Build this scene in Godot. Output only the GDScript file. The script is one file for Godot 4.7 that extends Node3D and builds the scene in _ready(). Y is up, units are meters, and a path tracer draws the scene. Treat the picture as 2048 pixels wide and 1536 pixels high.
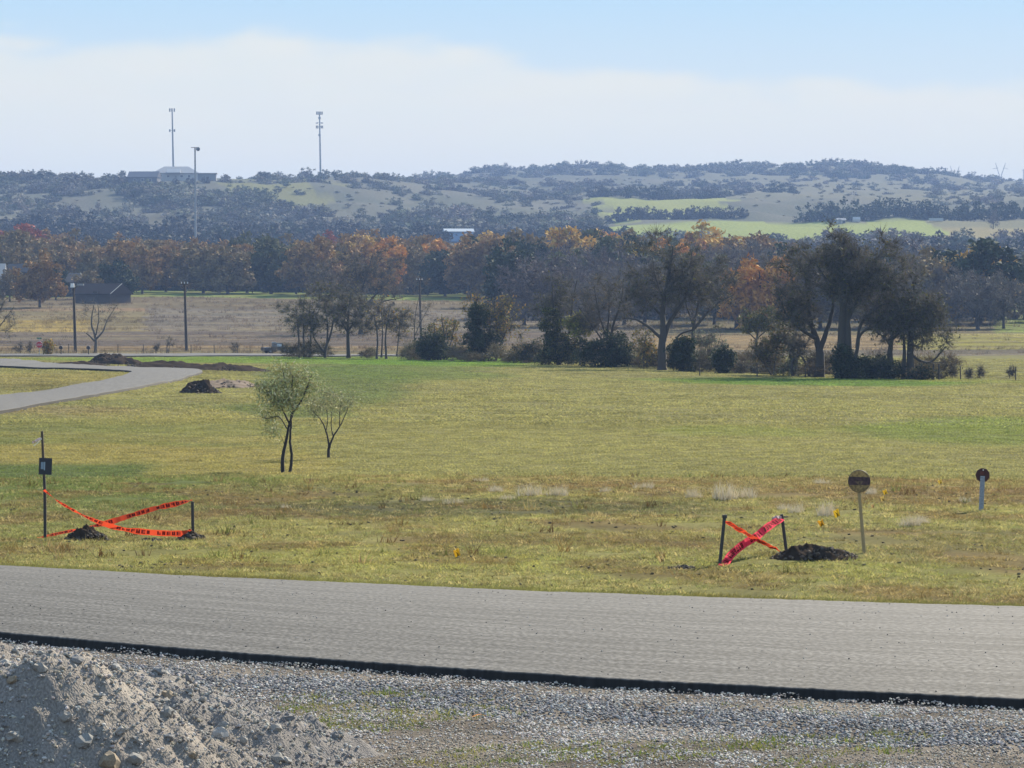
extends Node3D
# A Texas pasture on a clear autumn afternoon: new asphalt lane and gravel heap in front, mown field, hedgerow, tree belt and hazy hills behind.
# World: camera stands at x = 0, z = 0 and looks along -z. Distances are metres.

const EYE := 3.0
const TILT := 0.034658          # tangent of the camera's downward pitch
const SUN_DIR := Vector3(0.475, 0.552, -0.685)
const ALB := 0.76               # sunlit field colour -> reflectance

var rng := RandomNumberGenerator.new()
var n_a := FastNoiseLite.new()
var n_b := FastNoiseLite.new()
var n_c := FastNoiseLite.new()
var names := {}
var M := {}

# ---------------------------------------------------------------- geometry helper
class Geo:
	var v := PackedVector3Array()
	var n := PackedVector3Array()
	var c := PackedColorArray()
	var uv := PackedVector2Array()
	var i := PackedInt32Array()
	var use_uv := false
	func tri(a: Vector3, b: Vector3, d: Vector3, col: Color) -> void:
		var nn := (d - a).cross(b - a).normalized()
		var k := v.size()
		v.append(a); v.append(b); v.append(d)
		n.append(nn); n.append(nn); n.append(nn)
		c.append(col); c.append(col); c.append(col)
		i.append(k); i.append(k + 1); i.append(k + 2)
	func quad(a: Vector3, b: Vector3, d: Vector3, e: Vector3, col: Color) -> void:
		var nn := (d - a).cross(b - a).normalized()
		var k := v.size()
		v.append(a); v.append(b); v.append(d); v.append(e)
		for q in 4:
			n.append(nn); c.append(col)
		i.append(k); i.append(k + 1); i.append(k + 2)
		i.append(k); i.append(k + 2); i.append(k + 3)
	func box(t: Transform3D, s: Vector3, col: Color) -> void:
		var h := s * 0.5
		var p := []
		for q in 8:
			p.append(t * Vector3(h.x if q & 1 else -h.x, h.y if q & 2 else -h.y, h.z if q & 4 else -h.z))
		quad(p[4], p[6], p[7], p[5], col)
		quad(p[1], p[3], p[2], p[0], col)
		quad(p[5], p[7], p[3], p[1], col)
		quad(p[0], p[2], p[6], p[4], col)
		quad(p[2], p[3], p[7], p[6], col)
		quad(p[0], p[4], p[5], p[1], col)
	func tube(pts: PackedVector3Array, rad: PackedFloat32Array, sides: int, col: Color, cap := false) -> void:
		var m := pts.size()
		var k0 := v.size()
		var up := Vector3(0.31, 0.2, 0.93)
		for q in m:
			var dir := (pts[mini(q + 1, m - 1)] - pts[maxi(q - 1, 0)]).normalized()
			var s := dir.cross(up).normalized()
			var w := s.cross(dir)
			for e in sides:
				var an := TAU * e / sides
				var o := s * cos(an) + w * sin(an)
				v.append(pts[q] + o * rad[q]); n.append(o); c.append(col)
		for q in m - 1:
			for e in sides:
				var f := (e + 1) % sides
				var a := k0 + q * sides + e
				var b := k0 + q * sides + f
				i.append(a); i.append(b); i.append(a + sides)
				i.append(b); i.append(b + sides); i.append(a + sides)
		if cap:
			var kc := v.size()
			var d2 := (pts[m - 1] - pts[m - 2]).normalized()
			v.append(pts[m - 1]); n.append(d2); c.append(col)
			for e in sides:
				v.append(v[k0 + (m - 1) * sides + e]); n.append(d2); c.append(col)
			for e in sides:
				i.append(kc); i.append(kc + 1 + e); i.append(kc + 1 + (e + 1) % sides)
	func mesh() -> ArrayMesh:
		var a := []
		a.resize(Mesh.ARRAY_MAX)
		a[Mesh.ARRAY_VERTEX] = v
		a[Mesh.ARRAY_NORMAL] = n
		a[Mesh.ARRAY_COLOR] = c
		if use_uv:
			a[Mesh.ARRAY_TEX_UV] = uv
		a[Mesh.ARRAY_INDEX] = i
		var m := ArrayMesh.new()
		m.add_surface_from_arrays(Mesh.PRIMITIVE_TRIANGLES, a)
		return m

# ---------------------------------------------------------------- naming
func numbered(s: String) -> String:
	var k: int = names.get(s, 0)
	names[s] = k + 1
	return s if k == 0 else "%s_%03d" % [s, k]

func tag(o: Node3D, label: String, category: String, group := "", kind := "") -> Node3D:
	if label: o.set_meta("label", label)
	if category: o.set_meta("category", category)
	if group: o.set_meta("group", group)
	if kind: o.set_meta("kind", kind)
	return o

func thing(called: String, label: String, category: String, at := Vector3.ZERO, turn := 0.0, group := "") -> Node3D:
	var o := Node3D.new()
	o.name = numbered(called)
	add_child(o)
	o.position = at
	o.rotation.y = turn
	tag(o, label, category, group)
	return o

func obj(called: String, m: Mesh, mat: Material, parent: Node3D = null) -> MeshInstance3D:
	var o := MeshInstance3D.new()
	o.name = numbered(called) if parent == null else called
	o.mesh = m
	o.material_override = mat
	(self if parent == null else parent).add_child(o, true)
	return o

func struct(called: String, m: Mesh, mat: Material) -> MeshInstance3D:
	var o := obj(called, m, mat)
	o.set_meta("kind", "structure")
	return o

func scatter(called: String, label: String, category: String, m: Mesh, mat: Material, xf: Array, cols: PackedColorArray, parent: Node3D = null) -> void:
	if xf.is_empty(): return
	var mm := MultiMesh.new()
	mm.transform_format = MultiMesh.TRANSFORM_3D
	mm.use_colors = true
	mm.mesh = m
	mm.instance_count = xf.size()
	for k in xf.size():
		var t: Transform3D = xf[k]
		mm.set_instance_transform(k, t)
		mm.set_instance_color(k, cols[k])
	var o := MultiMeshInstance3D.new()
	o.name = numbered(called) if parent == null else called
	o.multimesh = mm
	o.material_override = mat
	(self if parent == null else parent).add_child(o, true)
	o.set_meta("kind", "stuff")
	if parent == null:
		o.set_meta("label", label)
		o.set_meta("category", category)

# ---------------------------------------------------------------- colours and materials
func S(r: float, g: float, b: float, k := 1.0) -> Color:
	var q := Color(r / 255.0, g / 255.0, b / 255.0).srgb_to_linear()
	return Color(q.r * k, q.g * k, q.b * k)

func A(r: float, g: float, b: float) -> Color:
	return S(r, g, b, ALB)

func L(r: float, g: float, b: float) -> Color:
	return Color(r, g, b)

func mat(col: Color, rough := 0.9, vert := true, metal := 0.0) -> StandardMaterial3D:
	var m := StandardMaterial3D.new()
	m.albedo_color = col.linear_to_srgb()
	m.roughness = rough
	m.metallic = metal
	m.vertex_color_use_as_albedo = vert
	return m

func leafy(back: float, rough := 0.8) -> StandardMaterial3D:
	var m := mat(Color.WHITE, rough)
	m.metallic_specular = 0.25
	m.backlight_enabled = back > 0.0
	m.backlight = Color(back, back, back).linear_to_srgb()
	m.cull_mode = BaseMaterial3D.CULL_DISABLED
	return m

func noise_tex(size: int, freq: float, octaves: int, lo: float, hi: float, type := FastNoiseLite.TYPE_SIMPLEX_SMOOTH, sd := 1) -> NoiseTexture2D:
	var f := FastNoiseLite.new()
	f.seed = sd
	f.noise_type = type
	f.frequency = freq
	f.fractal_octaves = octaves
	var t := NoiseTexture2D.new()
	t.width = size
	t.height = size
	t.seamless = true
	t.noise = f
	var g := Gradient.new()
	g.set_color(0, Color(lo, lo, lo))
	g.set_color(1, Color(hi, hi, hi))
	t.color_ramp = g
	return t

# ---------------------------------------------------------------- the lie of the land
const HU := [0.0, 350.0, 700.0, 1000.0, 1350.0, 1700.0, 2048.0]
# bearing columns above (6000 x tangent + 1024); rows: distance, then how far below eye level the ground lies there (6000 x slope + 560)
const HV := [
	[46.0, 971, 971, 971, 971, 971, 971, 971],
	[60.0, 955, 955, 955, 955, 955, 955, 955],
	[78.0, 942, 944, 943, 942, 940, 938, 936],
	[95.0, 884, 885, 885, 885, 885, 884, 884],
	[115.0, 828, 831, 836, 840, 842, 846, 846],
	[150.0, 782, 786, 792, 800, 804, 808, 812],
	[200.0, 738, 742, 754, 761, 766, 768, 770],
	[230.0, 726, 732, 740, 745, 748, 752, 756],
	[260.0, 720, 724, 727, 730, 733, 736, 740],
	[300.0, 715, 715, 716, 716, 716, 717, 718],
	[340.0, 705, 705, 705, 705, 705, 706, 704],
	[400.0, 680, 680, 681, 680, 680, 678, 674],
	[480.0, 648, 648, 650, 652, 651, 649, 650],
	[560.0, 617, 617, 620, 622, 622, 624, 626],
	[640.0, 590, 588, 593, 597, 597, 602, 607],
	[720.0, 577, 577, 581, 585, 585, 589, 593],
	[900.0, 547, 545, 545, 545, 540, 540, 540],
	[1100.0, 490, 490, 495, 500, 493, 490, 492],
	[1250.0, 460, 460, 466, 468, 464, 463, 466],
	[1400.0, 420, 416, 430, 440, 436, 436, 432],
	[1600.0, 374, 364, 374, 408, 400, 404, 410],
	[1800.0, 380, 372, 358, 386, 388, 388, 396],
	[2200.0, 395, 390, 375, 358, 364, 366, 384],
	[2600.0, 420, 415, 395, 349, 344, 341, 366],
	[3200.0, 440, 440, 430, 400, 395, 395, 385],
	[4000.0, 470, 470, 470, 470, 470, 470, 470]]
var h_d := PackedFloat32Array()
var h_y := []
var h_m := []

func prepare_land() -> void:
	for r in HV: h_d.append(r[0])
	for q in HU.size():
		var y := PackedFloat32Array()
		var m := PackedFloat32Array()
		for r in HV: y.append(EYE - (r[q + 1] - 560.0) * r[0] / 6000.0)
		var last := h_d.size() - 1
		for k in h_d.size():
			if k == 0: m.append(-0.02)
			elif k == last: m.append(0.0)
			else:
				var s0 := (y[k] - y[k - 1]) / (h_d[k] - h_d[k - 1])
				var s1 := (y[k + 1] - y[k]) / (h_d[k + 1] - h_d[k])
				m.append(0.0 if s0 * s1 <= 0.0 else 2.0 * s0 * s1 / (s0 + s1) * 0.5 + (s0 + s1) * 0.25)
		h_y.append(y)
		h_m.append(m)

func bearing(x: float, z: float) -> float:
	if z < -0.01: return clampf(1024.0 - 6000.0 * x / z, -300.0, 2348.0)
	return -300.0 if x < 0.0 else 2348.0

func ground(x: float, z: float) -> float:
	var r := sqrt(x * x + z * z)
	if r < 46.0:
		var y := lerpf(-0.075, -0.151, clampf((r - 30.0) / 16.0, 0.0, 1.0))
		if r < 17.0: y += smoothstep(17.0, 4.0, r) * 1.4
		if r > 31.0: y += n_b.get_noise_2d(x * 6.0, z * 6.0) * 0.05 * smoothstep(31.0, 36.0, r)
		return y
	var u := clampf(bearing(x, z), 0.0, 2048.0)
	r = minf(r, 3999.0)
	var k := h_d.bsearch(r) - 1
	k = clampi(k, 0, h_d.size() - 2)
	var dd := h_d[k + 1] - h_d[k]
	var t := (r - h_d[k]) / dd
	var t2 := t * t
	var t3 := t2 * t
	var w0 := 2.0 * t3 - 3.0 * t2 + 1.0
	var w1 := (t3 - 2.0 * t2 + t) * dd
	var w2 := 1.0 - w0
	var w3 := (t3 - t2) * dd
	var q := 0
	while q < 5 and u > HU[q + 1]: q += 1
	var s: float = (u - HU[q]) / (HU[q + 1] - HU[q])
	var e0 := row(maxi(q - 1, 0), k, w0, w1, w2, w3)
	var e1 := row(q, k, w0, w1, w2, w3)
	var e2 := row(q + 1, k, w0, w1, w2, w3)
	var e3 := row(mini(q + 2, 6), k, w0, w1, w2, w3)
	var y2 := 0.5 * (2.0 * e1 + (e2 - e0) * s + (2.0 * e0 - 5.0 * e1 + 4.0 * e2 - e3) * s * s + (3.0 * e1 - e0 - 3.0 * e2 + e3) * s * s * s)
	y2 += n_b.get_noise_2d(x * 6.0, z * 6.0) * 0.05
	if r > 60.0: y2 += n_b.get_noise_2d(x, z) * 0.12 * smoothstep(60.0, 120.0, r)
	if r > 900.0: y2 += n_c.get_noise_2d(x * 0.5, z * 0.5) * 3.0 * smoothstep(900.0, 1500.0, r)
	return y2

func row(q: int, k: int, w0: float, w1: float, w2: float, w3: float) -> float:
	var y: PackedFloat32Array = h_y[q]
	var m: PackedFloat32Array = h_m[q]
	return y[k] * w0 + m[k] * w1 + y[k + 1] * w2 + m[k + 1] * w3

func spot(u: float, d: float, lift := 0.0) -> Vector3:       # on the ground, by bearing and distance
	var x := (u - 1024.0) / 6000.0 * d
	return Vector3(x, ground(x, -d) + lift, -d)

func above(u: float, v: float, d: float) -> Vector3:         # by bearing, elevation and distance
	var yc := -(v - 768.0) / 6000.0
	var cp := 1.0 / sqrt(1.0 + TILT * TILT)
	var sp := TILT * cp
	var fz := cp + yc * sp
	return Vector3((u - 1024.0) / 6000.0 * d / fz, EYE + (yc * cp - sp) * d / fz, -d)

# patches of the land: bearing, distance, half widths (bearing, share of the distance), colour, strength
var patches := []
func patch(u: float, d: float, ru: float, rd: float, col: Color, s := 1.0) -> void:
	patches.append([u, log(d), ru, rd, col, s])

func prepare_patches() -> void:
	# near verge
	patch(850, 40.5, 560, 0.045, A(108, 106, 74), 0.9)
	patch(1500, 47, 620, 0.11, A(146, 130, 88), 0.75)
	patch(1850, 44.5, 330, 0.06, A(136, 116, 80), 0.75)
	patch(1900, 36.0, 250, 0.05, A(126, 114, 78), 0.5)
	patch(1200, 35.5, 260, 0.025, A(122, 100, 66), 0.5)
	patch(700, 33.0, 420, 0.05, A(160, 158, 88), 0.6)
	patch(1500, 32.0, 500, 0.04, A(158, 160, 88), 0.5)
	# the left green sweep
	patch(130, 64, 400, 0.50, A(106, 120, 68), 0.95)
	patch(360, 48, 200, 0.14, A(116, 126, 72), 0.8)
	patch(640, 44, 260, 0.05, A(126, 122, 78), 0.7)
	patch(330, 100, 380, 0.045, A(168, 156, 94), 0.5)
	patch(1300, 60, 700, 0.1, A(150, 146, 84), 0.5)
	patch(120, 90, 330, 0.06, A(168, 154, 92), 0.8)
	patch(480, 82, 190, 0.12, A(164, 152, 90), 0.8)
	patch(380, 105, 280, 0.05, A(140, 142, 84), 0.6)
	patch(420, 118, 300, 0.07, A(158, 150, 90), 0.6)
	patch(260, 130, 330, 0.06, A(138, 138, 88), 0.6)
	patch(680, 190, 150, 0.34, A(112, 126, 74), 0.8)
	patch(560, 122, 120, 0.08, A(112, 124, 72), 0.8)
	patch(800, 225, 200, 0.12, A(116, 132, 70), 0.7)
	patch(560, 285, 520, 0.1, A(128, 152, 68), 0.85)
	patch(880, 268, 200, 0.08, A(118, 150, 60), 0.8)
	patch(1980, 108, 260, 0.14, A(128, 142, 72), 0.7)
	patch(1500, 104, 160, 0.05, A(140, 148, 78), 0.5)
	patch(1620, 208, 320, 0.07, A(104, 138, 58), 0.8)
	patch(1900, 222, 260, 0.05, A(146, 152, 76), 0.6)
	patch(100, 122, 180, 0.05, A(152, 138, 100), 0.7)
	patch(80, 178, 260, 0.08, A(158, 146, 92), 0.7)
	patch(110, 160, 130, 0.05, A(120, 112, 76), 0.5)

func land_colour(x: float, z: float) -> Color:
	var r := sqrt(x * x + z * z)
	var u := bearing(x, z)
	var na := n_a.get_noise_2d(x, z)
	var c: Color
	if r < 27.0 or (r < 36.0 and road_side(x, z) < 0.0):
		# gravel shoulder
		c = A(168, 157, 144).lerp(A(122, 112, 101), clampf(n_a.get_noise_2d(x * 9.0, z * 14.0) * 1.3 + 0.45, 0.0, 1.0))
		return c
	if r < 325.0:
		c = A(156, 151, 94)
		c = c.lerp(A(142, 137, 86), clampf(na * 1.4 + 0.2, 0.0, 0.8))
		var wu := u + na * 60.0 + n_c.get_noise_2d(x * 3.0, z * 3.0) * 40.0
		var wd := log(r) + n_c.get_noise_2d(x * 2.0 + 50.0, z * 2.0) * 0.03
		for p in patches:
			var du: float = (wu - p[0]) / p[2]
			if absf(du) > 1.3: continue
			var dv: float = (wd - p[1]) / p[3]
			var e := du * du + dv * dv
			if e < 1.6: c = c.lerp(p[4], (1.0 - smoothstep(0.45, 1.6, e)) * p[5])
		if r < 60.0:
			var m := n_a.get_noise_2d(x * 7.0, z * 7.0)
			if m > 0.02: c = c.lerp(A(132, 108, 74), clampf((m - 0.05) * 2.2, 0.0, 0.65))
		return c
	var e2 := n_a.get_noise_2d(x * 0.35 + 20.0, z * 0.9)
	var uu := u + na * 30.0
	if r < 620.0:
		var strip := n_a.get_noise_2d(x * 0.2 + 7.0, z * 2.6)
		c = A(150, 136, 108)
		if r < 352.0: c = A(138, 128, 92)
		elif r < 372.0: c = A(156, 132, 98)
		elif r < 445.0: c = A(112, 101, 94).lerp(A(138, 124, 112), clampf(e2 + 0.4, 0.0, 1.0))
		elif r < 560.0:
			c = A(138, 129, 116)
			if uu < 290.0:
				c = A(152, 138, 98)
				if r < 505.0 and uu < 180.0: c = A(190, 166, 92)
				elif r > 545.0: c = A(168, 138, 104)
		else: c = A(138, 124, 96)
		if uu > 1850.0 or (uu > 1300.0 and r > 330.0):
			c = A(132, 124, 108)
			if r > 355.0 and r < 425.0: c = A(168, 162, 78) if uu > 1800.0 else A(164, 140, 100)
			elif r >= 425.0: c = A(112, 106, 74) if uu < 1990.0 else A(140, 160, 72)
			elif r < 300.0: c = A(126, 118, 98)
		c = c.lerp(A(112, 108, 78), clampf(e2 * 0.9, 0.0, 0.6))
		c = c.lerp(A(96, 84, 66), clampf(strip * 1.3, 0.0, 0.55)).lerp(A(178, 160, 122), clampf(-strip * 1.2, 0.0, 0.45))
		return c
	if r < 780.0:
		c = A(142, 168, 76).lerp(A(160, 150, 88), clampf(na + 0.4, 0.0, 1.0))
		if uu > 930.0 and uu < 1985.0: c = A(112, 106, 74)
		return c
	if r < 1160.0:
		return A(118, 110, 82).lerp(A(140, 126, 92), clampf(e2 + 0.5, 0.0, 1.0))
	c = A(116, 120, 102).lerp(A(136, 134, 118), clampf(e2 * 1.5 + 0.5, 0.0, 1.0))
	uu += n_c.get_noise_2d(x * 0.5, z * 0.5) * 80.0
	r += n_c.get_noise_2d(x * 0.6 + 99.0, z * 0.4) * 36.0
	if r < 1345.0 and uu > 1170.0:
		c = A(176, 188, 100)
		if uu > 1870.0: c = A(150, 148, 112) if r > 1275.0 else A(176, 164, 112)
	elif r < 1345.0 and uu <= 1170.0: c = c.lerp(A(110, 104, 80), 0.5)
	elif r > 1400.0 and r < 1640.0 and uu > 1190.0 and uu < 1470.0: c = A(176, 182, 104)
	elif r > 1380.0 and r < 1800.0 and uu > 480.0 and uu < 650.0: c = A(148, 148, 96)
	elif r > 1620.0 and uu > 1380.0: c = c.lerp(A(146, 144, 116), 0.7)
	if absf(uu - 330.0 - (r - 1420.0) * -0.28) < 9.0 and r > 1330.0 and r < 1560.0: c = A(196, 182, 150)
	return c

# near road: its two edges as arcs, distance by sideways position
func road_near(x: float) -> float: return 22.9 - 0.49 * minf(x, 8.0) + 0.0245 * minf(x, 8.0) ** 2 - 0.1 * maxf(x - 8.0, 0.0)
func road_far(x: float) -> float: return 29.2 - 0.385 * minf(x, 10.0) + 0.0145 * minf(x, 10.0) ** 2 - 0.1 * maxf(x - 10.0, 0.0)
func road_side(x: float, z: float) -> float:               # < 0 before the lane, > 0 beyond it
	return -z - (road_near(x) + road_far(x)) * 0.5

# ---------------------------------------------------------------- sky
const SKY_EL := [0.0, 2.5, 5.5, 12.0, 30.0, 90.0]
const SKY_C := [[228, 228, 214], [226, 229, 222], [180, 213, 235], [174, 211, 238], [166, 200, 236], [140, 178, 226]]  # upper rows, above the view, set paler to lighten the shade

func sky_colour(az: float, el: float) -> Color:              # degrees; az 0 = straight ahead, positive to the right
	if el < 0.0: return Color(0.36, 0.40, 0.44).linear_to_srgb()
	var k := 0
	while k < 4 and el > SKY_EL[k + 1]: k += 1
	var t := clampf((el - SKY_EL[k]) / (SKY_EL[k + 1] - SKY_EL[k]), 0.0, 1.0)
	var c := S(SKY_C[k][0], SKY_C[k][1], SKY_C[k][2]).lerp(S(SKY_C[k + 1][0], SKY_C[k + 1][1], SKY_C[k + 1][2]), t)
	var d := Vector3(sin(deg_to_rad(az)) * cos(deg_to_rad(el)), sin(deg_to_rad(el)), -cos(deg_to_rad(az)) * cos(deg_to_rad(el)))
	var wisp := n_a.get_noise_3d(d.x * 300.0, d.y * 1500.0, d.z * 300.0)
	var fine := n_c.get_noise_3d(d.x * 2200.0, d.y * 9000.0, d.z * 2200.0)
	# a long thin veil of cloud low over the horizon, its upper edge sinking to the right
	var edge := 4.05 - 0.48 * tanh((az - 1.0) / 3.2) + 0.9 * sin(deg_to_rad(az * 2.1 + 30.0)) * clampf((absf(az) - 10.0) / 20.0, 0.0, 1.0) + wisp * 0.5 + fine * 0.12
	var veil := smoothstep(edge + 0.26, edge - 0.2, el) * (0.85 + 0.2 * wisp) * (1.0 - 0.4 * smoothstep(3.0, 0.6, el))
	c = c.lerp(S(232, 231, 219), clampf(veil, 0.0, 1.0))
	# scattered high wisps elsewhere
	if el > 7.0:
		var hi := n_a.get_noise_3d(d.x * 260.0 + 90.0, d.y * 700.0, d.z * 260.0)
		c = c.lerp(S(236, 240, 246), clampf((hi - 0.12) * 1.6, 0.0, 0.5) * smoothstep(7.0, 14.0, el))
	var near_sun := maxf(d.dot(SUN_DIR.normalized()), 0.0)
	c += Color(1.0, 0.95, 0.85) * (0.5 * pow(near_sun, 24.0) + 0.08 * pow(near_sun, 4.0))
	c.a = 1.0
	return c.linear_to_srgb()

func make_sky() -> ImageTexture:
	var im := Image.create(512, 256, false, Image.FORMAT_RGBA8)
	for y in 256:
		for x in 512:
			im.set_pixel(x, y, sky_colour(wrapf((x + 0.5) / 512.0 * 360.0, -180.0, 180.0), 90.0 - (y + 0.5) / 256.0 * 180.0))
	im.resize(4096, 2048, Image.INTERPOLATE_BILINEAR)
	for y in range(904, 1040):
		for q in range(-188, 188):
			var x := posmod(q, 4096)
			im.set_pixel(x, y, sky_colour((q + 0.5) / 4096.0 * 360.0, 90.0 - (y + 0.5) / 2048.0 * 180.0))
	return ImageTexture.create_from_image(im)

# ---------------------------------------------------------------- the ground sheet
func build_land() -> void:
	var an := PackedFloat32Array()
	var a := -180.0
	while a < 179.9:
		an.append(a)
		var b := absf(a)
		a += 0.062 if b < 10.61 else (0.5 if b < 16.0 else (3.0 if b < 50.0 else 10.0))
		if b > 10.61 and absf(a) < 10.6: a = -10.6
	var rr := PackedFloat32Array([0.5, 4.0, 8.0, 12.0, 15.0])
	var r := 17.0
	while r < 3300.0:
		rr.append(r)
		r *= 1.0125 if r < 700.0 else 1.02
	rr.append(3300.0)
	var na := an.size()
	var nr := rr.size()
	var v := PackedVector3Array()
	var c := PackedColorArray()
	var uv := PackedVector2Array()
	var uv2 := PackedVector2Array()
	for j in nr:
		for i in na:
			var t := deg_to_rad(an[i])
			var x := sin(t) * rr[j]
			var z := -cos(t) * rr[j]
			v.append(Vector3(x, ground(x, z), z))
			c.append(land_colour(x, z))
			uv.append(Vector2(x, z) / 1.7)
			uv2.append(Vector2(x, z) / 23.0)
	var n := PackedVector3Array()
	n.resize(v.size())
	for j in nr:
		for i in na:
			var p := v[mini(j + 1, nr - 1) * na + i] - v[maxi(j - 1, 0) * na + i]
			var q := v[j * na + (i + 1) % na] - v[j * na + (i - 1 + na) % na]
			var nn := q.cross(p).normalized()
			n[j * na + i] = nn if nn.y > 0.0 else -nn
	var ix := PackedInt32Array()
	for j in nr - 1:
		for i in na:
			var i2 := (i + 1) % na
			var p0 := j * na + i
			var p1 := j * na + i2
			var p2 := p0 + na
			var p3 := p1 + na
			ix.append(p0); ix.append(p2); ix.append(p1)
			ix.append(p1); ix.append(p2); ix.append(p3)
	var arr := []
	arr.resize(Mesh.ARRAY_MAX)
	arr[Mesh.ARRAY_VERTEX] = v
	arr[Mesh.ARRAY_NORMAL] = n
	arr[Mesh.ARRAY_COLOR] = c
	arr[Mesh.ARRAY_TEX_UV] = uv
	arr[Mesh.ARRAY_TEX_UV2] = uv2
	arr[Mesh.ARRAY_INDEX] = ix
	var m := ArrayMesh.new()
	m.add_surface_from_arrays(Mesh.PRIMITIVE_TRIANGLES, arr)
	var gm := mat(Color.WHITE, 1.0)
	gm.metallic_specular = 0.15
	gm.albedo_texture = noise_tex(512, 0.03, 5, 0.72, 1.0, FastNoiseLite.TYPE_SIMPLEX_SMOOTH, 5)
	gm.detail_enabled = true
	gm.detail_albedo = noise_tex(512, 0.02, 5, 0.74, 1.0, FastNoiseLite.TYPE_SIMPLEX, 8)
	gm.detail_blend_mode = BaseMaterial3D.BLEND_MODE_MUL
	gm.detail_uv_layer = BaseMaterial3D.DETAIL_UV_2
	struct("ground", m, gm)

# ---------------------------------------------------------------- asphalt
func asphalt_material(k: float) -> StandardMaterial3D:
	var m := mat(Color(k, k * 0.955, k * 0.905), 0.8, true)
	m.metallic_specular = 0.4
	m.albedo_texture = noise_tex(1024, 0.05, 4, 0.5, 1.0, FastNoiseLite.TYPE_SIMPLEX, 31)
	m.detail_enabled = true
	m.detail_albedo = noise_tex(512, 0.02, 5, 0.68, 1.0, FastNoiseLite.TYPE_SIMPLEX, 33)
	m.detail_blend_mode = BaseMaterial3D.BLEND_MODE_MUL
	m.detail_uv_layer = BaseMaterial3D.DETAIL_UV_2
	m.heightmap_enabled = true
	m.heightmap_texture = m.albedo_texture
	m.heightmap_scale = 0.07
	return m

# a slab between two edge lines, with a top, and a face down each side
func slab(left: PackedVector3Array, right: PackedVector3Array, across: int, drop: float, crown: float, rough_edge: float, top_col: Color, face_col: Color) -> ArrayMesh:
	var v := PackedVector3Array()
	var c := PackedColorArray()
	var uv := PackedVector2Array()
	var uv2 := PackedVector2Array()
	var ix := PackedInt32Array()
	var run := 0.0
	var m := left.size()
	var w := across + 5
	var tints := [face_col, face_col]
	for k in m:
		if k > 0: run += ((left[k] + right[k]) * 0.5).distance_to((left[k - 1] + right[k - 1]) * 0.5)
		var a := left[k]
		var b := right[k]
		var dir := (b - a).normalized()
		var ja := n_b.get_noise_2d(run * 260.0, 3.0) * rough_edge * 0.7 + n_b.get_noise_2d(run * 20.0, 3.0) * rough_edge
		a += dir * ja
		b += dir * (n_b.get_noise_2d(run * 16.0, 77.0) * rough_edge * 1.6 + n_b.get_noise_2d(run * 120.0, 55.0) * rough_edge)
		var wide := a.distance_to(b)
		for q in w:
			var p: Vector3
			var col := top_col
			var s := 0.0
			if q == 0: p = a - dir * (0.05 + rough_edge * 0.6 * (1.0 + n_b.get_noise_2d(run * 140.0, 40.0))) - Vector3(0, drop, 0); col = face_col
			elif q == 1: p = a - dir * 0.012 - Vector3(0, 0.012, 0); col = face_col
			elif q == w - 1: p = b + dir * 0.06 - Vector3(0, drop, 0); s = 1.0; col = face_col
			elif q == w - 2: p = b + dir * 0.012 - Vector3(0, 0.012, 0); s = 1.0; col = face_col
			else:
				s = float(q - 2) / across
				if q == 3: s = 0.004
				if q == w - 4: s = 0.996
				p = a.lerp(b, s) + Vector3(0, crown * (1.0 - pow(2.0 * s - 1.0, 2.0)), 0)
				var streak := n_b.get_noise_2d(run * 2.0, s * 260.0) * 0.09 + n_b.get_noise_2d(run * 0.8 + 70.0, s * 60.0) * 0.22
				col = Color(top_col.r * (1.0 + streak), top_col.g * (1.0 + streak), top_col.b * (1.0 + streak))
			v.append(p)
			c.append(col)
			uv.append(Vector2(run, s * wide + (0.0 if q < w - 2 else 0.2)) / 4.0)
			uv2.append(Vector2(run / 34.0, s * wide / 1.9))
	for k in m - 1:
		for q in w - 1:
			var p0 := k * w + q
			ix.append(p0); ix.append(p0 + 1); ix.append(p0 + w)
			ix.append(p0 + 1); ix.append(p0 + w + 1); ix.append(p0 + w)
	var st := SurfaceTool.new()
	st.begin(Mesh.PRIMITIVE_TRIANGLES)
	# keep the top facing up whichever way the edges run
	var flip := (v[w + 2] - v[2]).cross(v[3] - v[2]).y < 0.0
	for k in v.size():
		st.set_color(c[k])
		st.set_uv(uv[k])
		st.set_uv2(uv2[k])
		st.add_vertex(v[k])
	for k in range(0, ix.size(), 3):
		st.add_index(ix[k])
		st.add_index(ix[k + 2] if flip else ix[k + 1])
		st.add_index(ix[k + 1] if flip else ix[k + 2])
	st.generate_normals()
	return st.commit()

var outer := []
var inner := []
var street := PackedVector2Array()

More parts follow.
